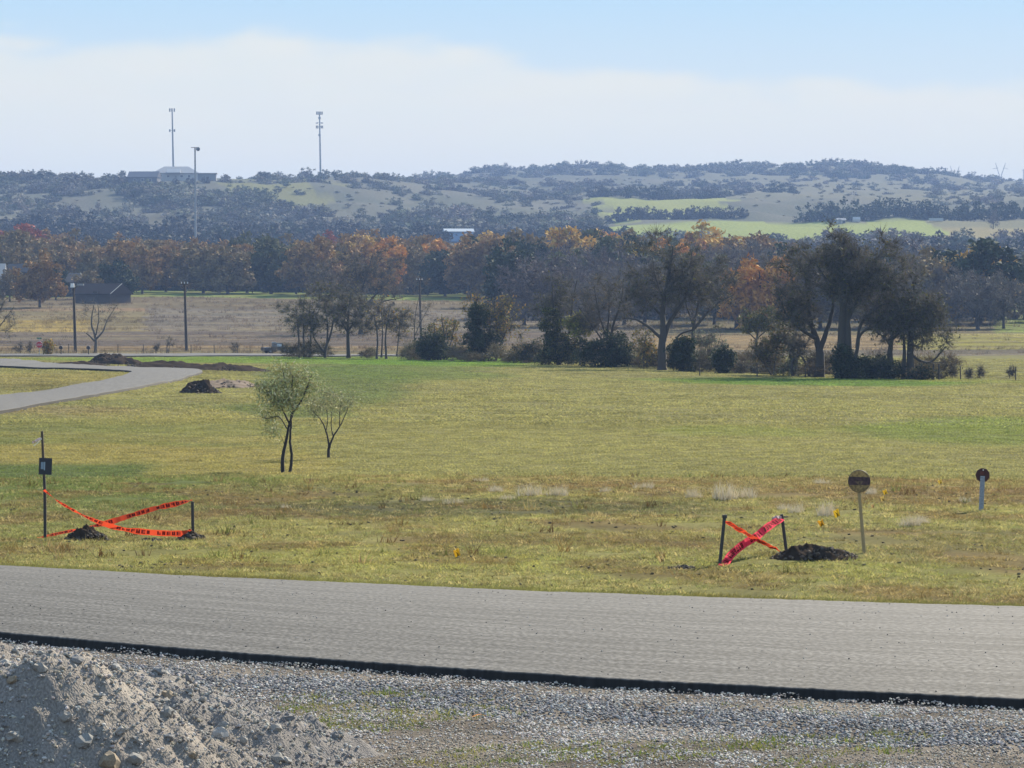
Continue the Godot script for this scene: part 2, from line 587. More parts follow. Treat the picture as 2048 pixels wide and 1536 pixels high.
func build_roads() -> void:
	var am := asphalt_material(0.22)
	var l := PackedVector3Array()
	var r := PackedVector3Array()
	var x := -34.0
	while x < 26.0:
		l.append(Vector3(x, 0.0, -road_near(x)))
		var xf := x * 1.1
		r.append(Vector3(xf + 0.6, -0.02, -road_far(xf + 0.6)))
		x += 0.03 if absf(x) < 6.0 else 0.5
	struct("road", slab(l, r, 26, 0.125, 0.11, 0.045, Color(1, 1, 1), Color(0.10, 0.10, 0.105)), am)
	var gx := []
	var gc := PackedColorArray()
	for k in 2600:
		var d := rng.randf_range(21.0, 32.0)
		var px := rng.randf_range(-0.185, 0.185) * d
		if d < road_near(px) + 0.06 or d > road_far(px) - 0.05: continue
		var f := (d - road_near(px)) / (road_far(px) - road_near(px))
		var gs := 0.002 + 0.007 * pow(rng.randf(), 4.0)
		gx.append(Transform3D(Basis(rand_dir(), rng.randf() * TAU).scaled(Vector3.ONE * gs), Vector3(px, 0.11 * (1.0 - pow(2.0 * f - 1.0, 2.0)) - 0.02 * f + gs * 0.3, -d)))
		gc.append(pick([L(.10, .098, .095), L(.13, .125, .12), L(.07, .07, .07), L(.36, .34, .31), L(.30, .29, .27)]))
	scatter("road_grit", "scattered grit and small stones lying on the asphalt lane", "grit", M.rocks[7], M.stone, gx, gc)
	# the side street that swings round to the highway, a hairpin of two arms
	outer = [[-420, 88], [-250, 101], [-100, 107], [0, 114], [171, 140], [300, 160], [360, 174], [395, 190], [404, 200], [385, 206], [330, 208], [250, 212], [180, 218], [120, 229], [70, 243], [20, 268], [-20, 300], [-60, 312]]
	inner = [[-420, 102], [-250, 117], [-100, 127], [0, 139], [90, 148], [170, 161], [225, 173], [255, 184], [263, 191], [255, 194], [225, 196.5], [180, 198.5], [120, 201], [50, 204], [0, 207.5], [-80, 216], [-180, 235], [-240, 260]]
	l = PackedVector3Array()
	r = PackedVector3Array()
	for k in outer.size() - 1:
		for q in 8:
			var t := q / 8.0
			var p := smooth_at(outer, k, t)
			var s := smooth_at(inner, k, t)
			l.append(spot(p.x, p.y, 0.13))
			r.append(spot(s.x, s.y, 0.13))
	for q in outer: street.append(Vector2(q[0], q[1]))
	for k in inner.size(): street.append(Vector2(inner[inner.size() - 1 - k][0], inner[inner.size() - 1 - k][1]))
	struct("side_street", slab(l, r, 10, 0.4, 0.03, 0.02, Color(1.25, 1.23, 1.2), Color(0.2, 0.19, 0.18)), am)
	# the highway across the valley floor
	l = PackedVector3Array()
	r = PackedVector3Array()
	for k in 80:
		var u := -500.0 + k * 20.0
		l.append(spot(u, 314.0, 0.12))
		r.append(spot(u, 325.0, 0.16))
	struct("highway", slab(l, r, 3, 0.4, 0.05, 0.02, Color(1.5, 1.5, 1.5), Color(0.5, 0.48, 0.45)), am)

func smooth_at(p: Array, k: int, t: float) -> Vector2:
	var g := func(j: int) -> Vector2: return Vector2(p[clampi(j, 0, p.size() - 1)][0], p[clampi(j, 0, p.size() - 1)][1])
	var a: Vector2 = g.call(k - 1)
	var b: Vector2 = g.call(k)
	var c: Vector2 = g.call(k + 1)
	var d: Vector2 = g.call(k + 2)
	return b.cubic_interpolate(c, a, d, t)

# ---------------------------------------------------------------- trees
const BARK := Color(0.065, 0.056, 0.049)
const GREY_BARK := Color(0.10, 0.088, 0.076)

func pick(pal: Array) -> Color:
	var c: Color = pal[rng.randi() % pal.size()]
	var k := rng.randf_range(0.75, 1.25)
	return Color(c.r * k, c.g * k * rng.randf_range(0.94, 1.06), c.b * k)

func rand_dir() -> Vector3:
	var z := rng.randf_range(-1.0, 1.0)
	var a := rng.randf() * TAU
	var s := sqrt(1.0 - z * z)
	return Vector3(s * cos(a), z, s * sin(a))

# limbs: [[points], first radius, last radius]; env: [centre, half sizes, share]; o: options. Returns [wood, crown]
func grow(limbs: Array, env: Array, o: Dictionary) -> Array:
	var wood := Geo.new()
	var crown := Geo.new()
	var bark: Color = o.get("bark", BARK)
	var sk := PackedVector3Array()
	var sr := PackedFloat32Array()
	for lb in limbs:
		var src: Array = lb[0]
		var pts := PackedVector3Array()
		var rad := PackedFloat32Array()
		var m := src.size()
		for k in m - 1:
			for q in 4:
				var t := q / 4.0
				var p: Vector3 = src[k].cubic_interpolate(src[k + 1], src[maxi(k - 1, 0)], src[mini(k + 2, m - 1)], t)
				pts.append(p + Vector3(rng.randf_range(-1, 1), 0, rng.randf_range(-1, 1)) * lb[2] * 0.5)
		pts.append(src[m - 1])
		for k in pts.size():
			var f := float(k) / (pts.size() - 1)
			rad.append(lerpf(lb[1], lb[2], pow(f, 0.8)) * (1.35 if k == 0 and src[0].y < 0.3 else 1.0))
			if pts[k].y > o.get("bole", 0.0):
				sk.append(pts[k]); sr.append(rad[k])
		wood.tube(pts, rad, 6, bark)
	# cluster centres, nearest to the limbs first, each joined to the nearest wood below it
	var want := []
	var total := 0.0
	for e in env: total += e[2]
	for k in int(o.get("n", 60)):
		var pickd := rng.randf() * total
		var e: Array = env[0]
		for q in env:
			pickd -= q[2]
			if pickd <= 0.0: e = q; break
		var dv := rand_dir() * pow(rng.randf(), o.get("shell", 0.42))
		var p: Vector3 = e[0] + dv * e[1] * (1.0 + 0.40 * n_c.get_noise_3d(dv.x * 45.0 + total * 3.0, dv.y * 45.0, dv.z * 45.0))
		var gk: float = o.get("gap", 0.0)
		if gk > 0.0 and want.size() * 2 > k and n_a.get_noise_3d(p.x * gk + total * 5.0, p.y * gk, p.z * gk) > 0.07: continue
		var near := 1e9
		for q in sk.size(): near = minf(near, sk[q].distance_squared_to(p))
		want.append([near, p])
	want.sort_custom(func(a, b): return a[0] < b[0])
	var pal: Array = o.get("pal", [Color(0.1, 0.09, 0.06)])
	var tp: Array = o.get("twig_pal", [Color(0.115, 0.106, 0.092), Color(0.085, 0.08, 0.071), Color(0.155, 0.14, 0.118)])
	var cr: float = o.get("cr", 0.7)
	var thick: float = o.get("thick", 0.022)
	for wv in want:
		var p: Vector3 = wv[1]
		var best := 0
		var bd := 1e9
		for q in sk.size():
			var dd := sk[q].distance_squared_to(p) * (1.0 if sk[q].y < p.y else 2.6)
			if dd < bd: bd = dd; best = q
		var a := sk[best]
		var ln := a.distance_to(p)
		var mid := a.lerp(p, 0.5) + Vector3(rng.randf_range(-0.12, 0.12), o.get("arch", 0.08), rng.randf_range(-0.12, 0.12)) * ln
		var r0 := minf(sr[best] * 0.7, thick * (0.6 + ln * 0.5))
		var br := PackedVector3Array([a, a.lerp(mid, 0.55), mid, mid.lerp(p, 0.55), p])
		wood.tube(br, PackedFloat32Array([r0, r0 * 0.85, r0 * 0.68, r0 * 0.5, r0 * 0.3]), 4 if r0 > 0.03 else 3, bark)
		for q in range(1, 5):
			sk.append(br[q]); sr.append(r0 * (0.95 - q * 0.15))
		var out := (p - mid).normalized()
		var tone := rng.randf_range(0.8, 1.25)
		for k in int(o.get("twigs", 0)):
			var b := br[2].lerp(p, rng.randf_range(0.0, 1.0))
			var dv := (rand_dir() + out * 0.7 + Vector3(0, o.get("lift", 0.35), 0)).normalized()
			var e := b + dv * cr * rng.randf_range(0.5, 1.3)
			var s = dv.cross(rand_dir()).normalized() * o.get("tw", 0.02)
			crown.tri(b - s, b + s, e, pick(tp))
		for k in int(o.get("leaves", 0)):
			var c := p + rand_dir() * cr * pow(rng.randf(), 0.5) * Vector3(1.0, o.get("flat", 0.8), 1.0)
			var q1 := rand_dir()
			var q2 := q1.cross(rand_dir()).normalized()
			var ls: float = o.get("leaf", 0.2) * rng.randf_range(0.6, 1.3)
			var lw: float = ls * o.get("slim", 0.5)
			var col := pick(pal)
			col = Color(col.r * tone, col.g * tone, col.b * tone)
			if o.get("rhomb", false): crown.quad(c - q1 * ls, c - q2 * lw, c + q1 * ls, c + q2 * lw, col)
			else: crown.tri(c - q1 * ls + q2 * lw, c - q1 * ls * 0.6 - q2 * lw, c + q1 * ls, col)
	return [wood.mesh(), crown.mesh()]

func plant(called: String, label: String, category: String, at: Vector3, g: Array, crown_mat: Material, group := "", turn := 0.0) -> Node3D:
	var t := thing(called, label, category, at, turn, group)
	obj("trunk", g[0], M.bark, t)
	obj("crown", g[1], crown_mat, t)
	return t

func again(src: Node3D, label: String, at: Vector3, turn: float, s: Vector3, crown_mat: Material = null, group := "") -> Node3D:
	var r: Node3D = src.duplicate()
	var base := src.name.rstrip("0123456789").trim_suffix("_")
	r.name = numbered(base)
	add_child(r)
	r.position = at
	r.rotation.y = turn
	r.scale = s
	r.set_meta("label", label)
	if group: r.set_meta("group", group)
	if crown_mat:
		for ch in r.get_children():
			if String(ch.name).begins_with("crown"): ch.material_override = crown_mat
	return r

# limbs written in hundredths of the viewing angle at distance d; k turns them into metres
func limbs_of(d: float, rows: Array) -> Array:
	var k := d / 6000.0
	var out := []
	for r in rows:
		var pts := []
		var z := 0.0
		var zz := rng.randf_range(-0.5, 0.5)
		for q in range(0, r[0].size(), 2):
			pts.append(Vector3(r[0][q] * k, r[0][q + 1] * k - (0.15 if r[0][q + 1] == 0 else 0.0), z))
			z += zz * k * 14.0 * (1.0 if q > 0 else 0.4)
		out.append([pts, r[1], r[2]])
	return out

func env_of(d: float, rows: Array, fat := 1.0) -> Array:
	var k := d / 6000.0
	var out := []
	for r in rows:
		out.append([Vector3(r[0] * k, r[1] * k, rng.randf_range(-0.6, 0.6)), Vector3(r[2] * k * fat, r[3] * k * fat, r[2] * k * 0.85 * fat), r[2] * r[3]])
	return out

func hedge_tree(called: String, label: String, category: String, u: float, d: float, limbs: Array, env: Array, o: Dictionary, crown_mat: Material, group := "") -> void:
	plant(called, label, category, spot(u, d), grow(limbs_of(d, limbs), env_of(d, env, o.get("fat", 1.0)), o), crown_mat, group)

const BARE := {"twigs": 46, "cr": 1.0, "tw": 0.017, "leaves": 5, "leaf": 0.13, "n": 120, "fat": 1.22, "lift": 0.15, "shell": 0.48, "gap": 6.0}

func with(o: Dictionary, p: Dictionary) -> Dictionary:
	var r := o.duplicate()
	r.merge(p, true)
	return r

func build_hedgerow() -> void:
	var olive := [L(0.10, 0.10, 0.035), L(0.075, 0.08, 0.03), L(0.14, 0.12, 0.045)]
	var brown := [L(0.14, 0.105, 0.055), L(0.10, 0.085, 0.05), L(0.18, 0.13, 0.065)]
	var drab := [L(0.095, 0.088, 0.055), L(0.075, 0.075, 0.045), L(0.12, 0.105, 0.06)]
	var cedar := [L(0.030, 0.046, 0.022), L(0.022, 0.036, 0.018), L(0.05, 0.06, 0.026)]
	var gold := [L(0.34, 0.24, 0.06), L(0.22, 0.19, 0.05), L(0.38, 0.21, 0.05), L(0.13, 0.13, 0.04)]
	var pale := [L(0.20, 0.20, 0.13), L(0.15, 0.16, 0.09), L(0.26, 0.25, 0.17)]
	var G := "trees along the hedgerow at the far edge of the field"
	# left group at the highway
	hedge_tree("slim_tree", "slim grey-green three-stemmed tree at the left end of the hedgerow", "tree", 607, 302, [[[-8, 0, -10, 50, -16, 100], .12, .04], [[2, 0, 0, 60, 2, 120], .13, .04], [[14, 0, 15, 50, 22, 95], .13, .04]], [[-6, 92, 42, 45], [5, 60, 30, 30]], with(BARE, {"n": 90, "pal": olive, "leaves": 14}), M.leaf, G)
	hedge_tree("forked_tree", "grey-green tree forked at its base beside the highway", "tree", 650, 300, [[[0, 0, 2, 20, 14, 60, 20, 110], .2, .05], [[-2, 12, -22, 42, -30, 85, -28, 115], .14, .04], [[4, 25, 5, 70, -4, 120], .12, .04]], [[0, 100, 58, 42], [-25, 75, 35, 30]], with(BARE, {"n": 120, "pal": olive, "leaves": 16}), M.leaf, G)
	hedge_tree("dark_tree", "dark single-trunked tree right of the forked tree by the highway", "tree", 697, 300, [[[0, 0, -1, 50, 0, 90, 5, 125], .24, .06], [[0, 55, 20, 85, 35, 110], .12, .04], [[-1, 50, -18, 80, -30, 105], .12, .04]], [[2, 95, 48, 40], [10, 70, 30, 22]], with(BARE, {"n": 120, "pal": olive, "leaves": 10}), M.leaf, G)
	hedge_tree("rusty_tree", "multi-stemmed tree with thin rusty leaves beside the dark bushes", "tree", 765, 297, [[[-12, 0, -10, 45, -18, 95], .13, .04], [[8, 0, 6, 45, 14, 100], .14, .04], [[-2, 3, 0, 50, -2, 100], .10, .03], [[28, 5, 32, 40, 36, 75], .08, .03]], [[-4, 78, 45, 38], [22, 60, 34, 30]], with(BARE, {"n": 110, "pal": brown + gold, "leaves": 12}), M.leaf, G)
	hedge_tree("dome_tree", "large bare grey dome-shaped tree behind the left hedgerow", "tree", 722, 432, [[[0, 0, 0, 40, -6, 90, -14, 150], .40, .08], [[0, 45, 30, 80, 60, 110], .22, .05], [[-2, 45, -35, 85, -68, 105], .22, .05], [[-3, 70, 12, 120, 24, 160], .18, .05], [[0, 50, 48, 66, 82, 72], .15, .04]], [[-8, 118, 98, 62], [45, 95, 62, 50], [-50, 90, 50, 40]], with(BARE, {"n": 320, "cr": 1.3, "tw": .026, "leaf": .2, "pal": drab + [L(.28, .21, .12)], "leaves": 5}), M.leaf, G)
	hedge_tree("bare_sapling", "thin bare sapling leaning beside the middle utility pole", "tree", 832, 300, [[[0, 0, -3, 40, -1, 85, 6, 120], .09, .02], [[-2, 45, 14, 80, 28, 105], .05, .02]], [[4, 85, 28, 40]], with(BARE, {"n": 34, "leaves": 0, "twigs": 16}), M.leaf, G)
	# dense bushes
	var dense := {"n": 80, "leaves": 60, "cr": .55, "leaf": .12, "twigs": 8, "pal": cedar, "shell": .5, "tw": .016}
	var B := "bushes along the hedgerow"
	hedge_tree("round_bush", "dark round bush with an olive-gold top beside the rusty tree", "bush", 876, 285, [[[0, 0, -5, 40, -8, 70], .12, .04], [[4, 0, 12, 35, 18, 65], .1, .03]], [[-8, 26, 34, 28], [-20, 30, 20, 30]], with(dense, {"n": 90}), M.leaf, B)
	hedge_tree("gold_bush", "olive-gold airy bush growing over the dark round bush", "bush", 888, 288, [[[0, 0, 0, 50, -5, 84], .1, .03], [[4, 0, 16, 45, 22, 72], .08, .03]], [[-4, 62, 32, 24], [18, 42, 20, 34]], with(dense, {"n": 60, "leaves": 26, "pal": gold + olive}), M.leaf, B)
	hedge_tree("tall_bush", "tall dark-green column of ivy and bush in mid hedgerow", "bush", 962, 281, [[[0, 0, -4, 60, -6, 115], .14, .04], [[6, 0, 16, 50, 22, 90], .1, .03]], [[-8, 60, 24, 62], [6, 30, 44, 32], [-6, 92, 18, 30]], with(dense, {"n": 120}), M.leaf, B)
	hedge_tree("yellow_tree", "small yellow-orange tree right of the tall dark bush", "tree", 992, 283, [[[0, 0, 2, 60, -4, 120], .12, .04], [[3, 20, 20, 60, 26, 100], .09, .03], [[-2, 40, -34, 90, -44, 122], .08, .03]], [[6, 88, 34, 40], [22, 55, 24, 30], [-30, 105, 34, 24]], with(BARE, {"n": 90, "pal": gold, "leaves": 22, "leaf": .14}), M.leaf, G)
	hedge_tree("low_bush", "low brown bush in the gap right of the yellow tree", "bush", 1054, 272, [[[0, 0, 4, 20, 10, 40], .07, .02]], [[0, 16, 36, 20], [16, 26, 20, 20]], with(dense, {"n": 46, "pal": cedar + brown}), M.leaf, B)
	hedge_tree("ivy_tree", "ivy-clad tree with bare twigs standing above the thicket", "tree", 1118, 262, [[[0, 0, -3, 60, -12, 120, -14, 165], .2, .05], [[4, 10, 22, 70, 28, 130, 36, 168], .17, .05], [[-6, 60, -30, 105, -38, 150], .1, .03]], [[-6, 130, 48, 38], [14, 105, 50, 40]], with(BARE, {"n": 110, "pal": olive, "leaves": 8}), M.leaf, G)
	hedge_tree("ivy_bush", "dark ivy thicket wrapped round the foot of the ivy-clad tree", "bush", 1116, 260, [[[0, 0, 0, 50, 0, 95], .1, .03]], [[-14, 62, 24, 52], [18, 40, 30, 42], [0, 18, 50, 22]], with(dense, {"n": 120, "pal": cedar + olive}), M.leaf, B)
	hedge_tree("lime_bush", "yellow-green topped bush right of the ivy thicket", "bush", 1160, 258, [[[0, 0, 0, 40, -4, 90], .09, .03]], [[-4, 80, 26, 26]], with(dense, {"n": 44, "leaves": 36, "pal": [L(.19, .19, .045), L(.13, .15, .04), L(.26, .22, .06)]}), M.leaf, B)
	hedge_tree("dark_bush", "dark bushes filling the hedgerow left of the tall forked tree", "bush", 1200, 255, [[[0, 0, 6, 40, 8, 80], .1, .03]], [[-10, 26, 46, 34], [22, 36, 36, 44], [40, 18, 32, 24]], with(dense, {"n": 130}), M.leaf, B)
	hedge_tree("fan_tree", "bare fan-shaped tree rising from the dark bushes", "tree", 1214, 257, [[[0, 0, 0, 50, -16, 105, -26, 160], .17, .04], [[2, 30, 12, 80, 28, 130, 32, 175], .16, .04], [[0, 50, 4, 110, 2, 170], .12, .03], [[-4, 45, -40, 95, -58, 120], .1, .03]], [[0, 128, 62, 52], [-30, 100, 40, 36]], with(BARE, {"n": 150, "leaves": 5, "pal": brown}), M.leaf, G)
	hedge_tree("amber_bush", "small amber-leaved bush at the left foot of the forked tree", "bush", 1288, 250, [[[0, 0, 0, 30, 4, 66], .08, .03]], [[-4, 46, 22, 30], [8, 26, 22, 26]], with(dense, {"n": 56, "leaves": 22, "pal": gold + olive}), M.leaf, B)
	# the tall forked tree
	hedge_tree("forked_oak", "tall dark tree forking low on a thick straight trunk", "tree", 1325, 247, [
		[[0, 0, -1, 40, 1, 75, 0, 110, 6, 160, 14, 205, 20, 245], .44, .07], [[-1, 62, -28, 86, -54, 101, -78, 104], .18, .05], [[2, 58, 14, 95, 34, 126, 48, 150, 62, 195], .26, .05],
		[[5, 158, 34, 186, 54, 206, 58, 236], .16, .04], [[0, 106, -18, 126, -38, 152, -44, 188], .14, .04], [[3, 140, -14, 185, -20, 225], .11, .03]],
		[[2, 215, 66, 58], [-38, 158, 56, 48], [54, 165, 50, 52], [0, 165, 60, 40]], with(BARE, {"n": 300, "pal": olive + drab, "leaves": 8, "bole": 3.0}), M.leaf, G)
	hedge_tree("spreading_tree", "spreading tree with low arching limbs behind the dark cone cedar", "tree", 1386, 266, [
		[[0, 0, 0, 55, 2, 80, 10, 120, 14, 170], .26, .06], [[2, 72, 26, 100, 52, 124, 82, 140], .16, .04], [[0, 70, -24, 62, -40, 42, -52, 26], .12, .05], [[2, 76, -12, 115, -22, 160], .12, .04], [[0, 48, 24, 56, 48, 66], .07, .03]],
		[[10, 170, 62, 56], [48, 160, 46, 36], [-18, 150, 40, 40]], with(BARE, {"n": 220, "pal": olive + drab, "leaves": 7, "bole": 4.0}), M.leaf, G)
	hedge_tree("cone_cedar", "dark dense cone-shaped cedar bush beside the forked trunk", "bush", 1366, 240, [[[0, 0, 0, 40, 2, 66], .12, .03]], [[-2, 26, 26, 30], [0, 48, 20, 22]], with(dense, {"n": 100}), M.leaf, B)
	hedge_tree("pale_bush", "pale feathery grey-green bush between two dark cedars", "bush", 1420, 246, [[[0, 0, -4, 40, -8, 80], .06, .02], [[0, 0, 12, 40, 22, 72], .06, .02]], [[-4, 64, 34, 34], [16, 44, 28, 30], [-10, 30, 22, 26]], with(dense, {"n": 70, "leaves": 24, "twigs": 22, "pal": pale, "leaf": .1}), M.leaf, B)
	hedge_tree("small_cedar", "small dark upright cedar bush in front of the pale bush", "bush", 1446, 236, [[[0, 0, 0, 20, 0, 44], .08, .03]], [[0, 24, 19, 26]], with(dense, {"n": 60}), M.leaf, B)
	hedge_tree("grey_bush", "low grey bush right of the small dark cedar", "bush", 1482, 236, [[[0, 0, 0, 10, 4, 22], .05, .02]], [[0, 12, 20, 15], [30, 10, 14, 12]], with(dense, {"n": 40, "leaves": 20, "twigs": 20, "pal": pale + brown, "leaf": .09}), M.leaf, B)
	hedge_tree("lollipop_tree", "small olive round-crowned tree standing alone behind the thicket", "tree", 1514, 290, [[[0, 0, -2, 30, 2, 60, 6, 80], .18, .06], [[-1, 40, -18, 58, -26, 70], .07, .03], [[0, 44, 22, 62, 34, 66], .07, .03]], [[8, 82, 40, 26], [30, 70, 24, 20], [-12, 70, 24, 18]], with(dense, {"n": 90, "leaves": 26, "pal": olive, "leaf": .15, "bole": 2.0}), M.leaf, G)
	hedge_tree("leaning_bush", "brown leaning bush with an open twiggy foot left of the great trees", "bush", 1546, 228, [[[0, 0, -20, 26, -40, 48], .09, .03], [[2, 0, 6, 40, 14, 80], .08, .03]], [[0, 52, 36, 36], [14, 80, 30, 26], [-22, 44, 22, 22]], with(dense, {"n": 90, "leaves": 30, "twigs": 16, "pal": brown + olive}), M.leaf, B)
	hedge_tree("upright_bush", "grey-green upright bush beside the leaning brown bush", "bush", 1588, 227, [[[0, 0, 0, 40, -2, 78], .07, .02]], [[0, 44, 20, 46], [-10, 18, 24, 20]], with(dense, {"n": 56, "leaves": 26, "twigs": 12, "pal": olive + pale}), M.leaf, B)
	# the great trees at the right
	hedge_tree("great_tree", "great dark tree whose trunk splits into three rising limbs", "tree", 1639, 225, [
		[[0, 0, 2, 40, -2, 66, -16, 110, -20, 150, -26, 200], .46, .07], [[0, 50, 12, 85, 24, 120, 30, 165, 36, 215], .26, .06], [[-8, 78, -40, 98, -64, 122, -78, 150], .16, .05], [[-14, 105, -22, 140, -44, 185], .14, .04]],
		[[-14, 190, 70, 64], [-44, 140, 48, 40], [30, 205, 46, 56]], with(BARE, {"n": 300, "pal": olive + drab, "leaves": 10, "bole": 3.0}), M.leaf, G)
	hedge_tree("twin_tree", "massive twin-trunked tree with ivy round its foot", "tree", 1688, 222, [
		[[-8, 0, -6, 80, -2, 160, -4, 210, -12, 270], .42, .07], [[8, 0, 8, 70, 6, 130, 16, 190, 30, 262], .44, .07], [[8, 120, 28, 160, 46, 184, 72, 200], .2, .05], [[-3, 150, -34, 195, -54, 228], .18, .05], [[20, 10, 26, 60, 34, 92, 60, 106], .2, .06], [[26, 62, 34, 110, 62, 140, 84, 152], .15, .05], [[10, 170, 50, 225, 76, 252], .15, .04]],
		[[6, 235, 96, 62], [-50, 210, 52, 52], [66, 215, 62, 56], [10, 180, 70, 36]], with(BARE, {"n": 390, "pal": olive + drab, "leaves": 9, "bole": 4.2}), M.leaf, G)
	hedge_tree("trunk_ivy", "dark ivy mass round the foot of the twin-trunked tree", "bush", 1690, 219, [[[0, 0, 0, 30, 0, 52], .1, .03]], [[0, 28, 24, 34], [14, 12, 28, 18]], with(dense, {"n": 80}), M.leaf, B)
	hedge_tree("arching_tree", "little bare tree with two arching stems beside the great trunk", "tree", 1604, 226, [[[-18, 0, -20, 26, -8, 42, 6, 48], .13, .05], [[16, 0, 8, 26, -2, 46, -4, 74], .15, .04], [[6, 30, 24, 10, 30, 2], .05, .03]], [[-4, 66, 24, 22]], with(BARE, {"n": 34, "leaves": 2, "twigs": 18}), M.leaf, G)
	hedge_tree("dark_thicket", "dark tangled thicket between the two great right-hand trees", "bush", 1752, 222, [[[0, 0, 4, 20, 10, 40], .1, .03]], [[0, 22, 42, 26], [-28, 14, 26, 20], [28, 14, 30, 18]], with(dense, {"n": 110, "leaves": 50, "twigs": 16}), M.leaf, B)
	hedge_tree("rightmost_tree", "broad tree with three trunks and a drooping low right limb", "tree", 1804, 222, [
		[[-22, 0, -24, 55, -18, 90, -26, 140], .34, .06], [[4, 0, 4, 55, 2, 95], .24, .06], [[18, 0, 16, 60, 18, 105, 24, 160, 20, 195], .36, .07], [[20, 48, 40, 36, 60, 36, 80, 56, 88, 66], .13, .04], [[-18, 80, -2, 96, 14, 98], .1, .04], [[-24, 70, -44, 90, -52, 84], .08, .03], [[18, 100, 48, 130, 66, 150], .14, .04]],
		[[4, 140, 72, 56], [-30, 120, 46, 44], [46, 112, 48, 50], [62, 78, 30, 24]], with(BARE, {"n": 340, "pal": olive + drab, "leaves": 16, "bole": 2.6}), M.leaf, G)
	hedge_tree("fence_bush", "small low bush at the foot of the broad right-hand tree", "bush", 1842, 220, [[[0, 0, 0, 10, 2, 22], .05, .02]], [[0, 9, 22, 12], [6, 16, 9, 12]], with(dense, {"n": 34, "twigs": 14, "pal": cedar + brown}), M.leaf, B)
	# dry brush that fills the foot of the hedgerow
	var br := grow([[[Vector3(0, -.05, 0), Vector3(0, .5, 0), Vector3(.1, .9, 0)], .02, .008]], [[Vector3(0, .7, 0), Vector3(.7, .6, .7), 1.0]], {"n": 16, "twigs": 30, "cr": .6, "tw": .013, "leaves": 12, "leaf": .07, "pal": [L(.9, .85, .6), L(.7, .65, .5)], "twig_pal": [L(.9, .85, .75), L(.6, .58, .5), L(1.0, .95, .8)]})
	var xf := []
	var cl := PackedColorArray()
	for k in 210:
		var u := rng.randf_range(820.0, 1900.0) if k < 190 else rng.randf_range(560.0, 830.0)
		var dd := lerpf(300.0, 246.0, clampf((u - 600.0) / 750.0, 0.0, 1.0)) if u < 1350.0 else lerpf(244.0, 224.0, clampf((u - 1350.0) / 260.0, 0.0, 1.0))
		var s := rng.randf_range(.5, 1.5)
		xf.append(Transform3D(Basis(Vector3.UP, rng.randf() * TAU).scaled(Vector3(s, s * rng.randf_range(.4, 1.1), s)), spot(u, dd + rng.randf_range(0.5, 18.0))))
		cl.append(pick([L(.16, .13, .085), L(.12, .115, .07), L(.22, .18, .12), L(.10, .085, .06)]))
	scatter("hedgerow_brush", "dry brown brush filling the foot of the hedgerow", "undergrowth", br[1], M.leaf, xf, cl)
	# solitary trees and shrubs at the left
	hedge_tree("bare_tree", "bare vase-shaped tree between two utility poles in the dry field", "tree", 190, 336, [[[0, 0, 1, 30, -8, 60, -4, 96], .22, .05], [[0, 26, 16, 44, 24, 66, 40, 92], .13, .03], [[-1, 24, -10, 34, -18, 40], .12, .06], [[2, 36, 8, 70, 6, 100], .1, .03]], [[4, 88, 34, 20], [26, 82, 22, 18], [-14, 82, 20, 18]], with(BARE, {"n": 40, "twigs": 14, "leaves": 0, "bole": 1.6, "bark": GREY_BARK}), M.leaf, "")
	hedge_tree("edge_tree", "bare twiggy tree cut by the left edge beside the highway", "tree", -22, 330, [[[0, 0, 4, 40, 14, 70, 30, 108], .2, .04], [[2, 30, 24, 60, 42, 84], .1, .03]], [[14, 70, 34, 44]], with(BARE, {"n": 60, "twigs": 26, "leaves": 6, "pal": olive}), M.leaf, "")
	hedge_tree("yellow_shrub", "little yellow-green shrub beside the red stop sign", "bush", 97, 322, [[[0, 0, 0, 10, 2, 20], .05, .02]], [[0, 16, 13, 15]], with(dense, {"n": 26, "leaves": 26, "pal": gold, "leaf": .14}), M.leaf, "")
	for q in [[338, 334, 1.0, "brown bare shrub left of the utility pole in the dry field"], [312, 332, .7, "small brown weed stalk left of the bare brown shrub"], [470, 333, .7, "thin brown shrub by the highway fence"], [36, 330, .9, "low brown bramble by the highway at the left"], [60, 329, .8, "bare bramble left of the stop sign"], [545, 331, .6, "grey shrub in front of the parked pickup truck"], [1905, 228, .8, "dry weed stalks on the fence line at the right"], [1960, 229, .7, "grey dry shrub on the right fence line"], [2020, 230, .8, "thin dry shrub at the right end of the fence line"], [1938, 226, .6, "low dry weeds beside the right fence line"]]:
		var dd: float = q[1]
		hedge_tree("dry_shrub", q[3], "shrub", q[0], dd, [[[0, 0, 0, 12 * q[2], 2, 26 * q[2]], .04, .015]], [[0, 18 * q[2], 11 * q[2], 16 * q[2]]], {"n": 14, "twigs": 26, "cr": .5, "leaves": 4, "leaf": .08, "pal": brown, "tw": .014}, M.leaf, "dry shrubs along the fence lines")

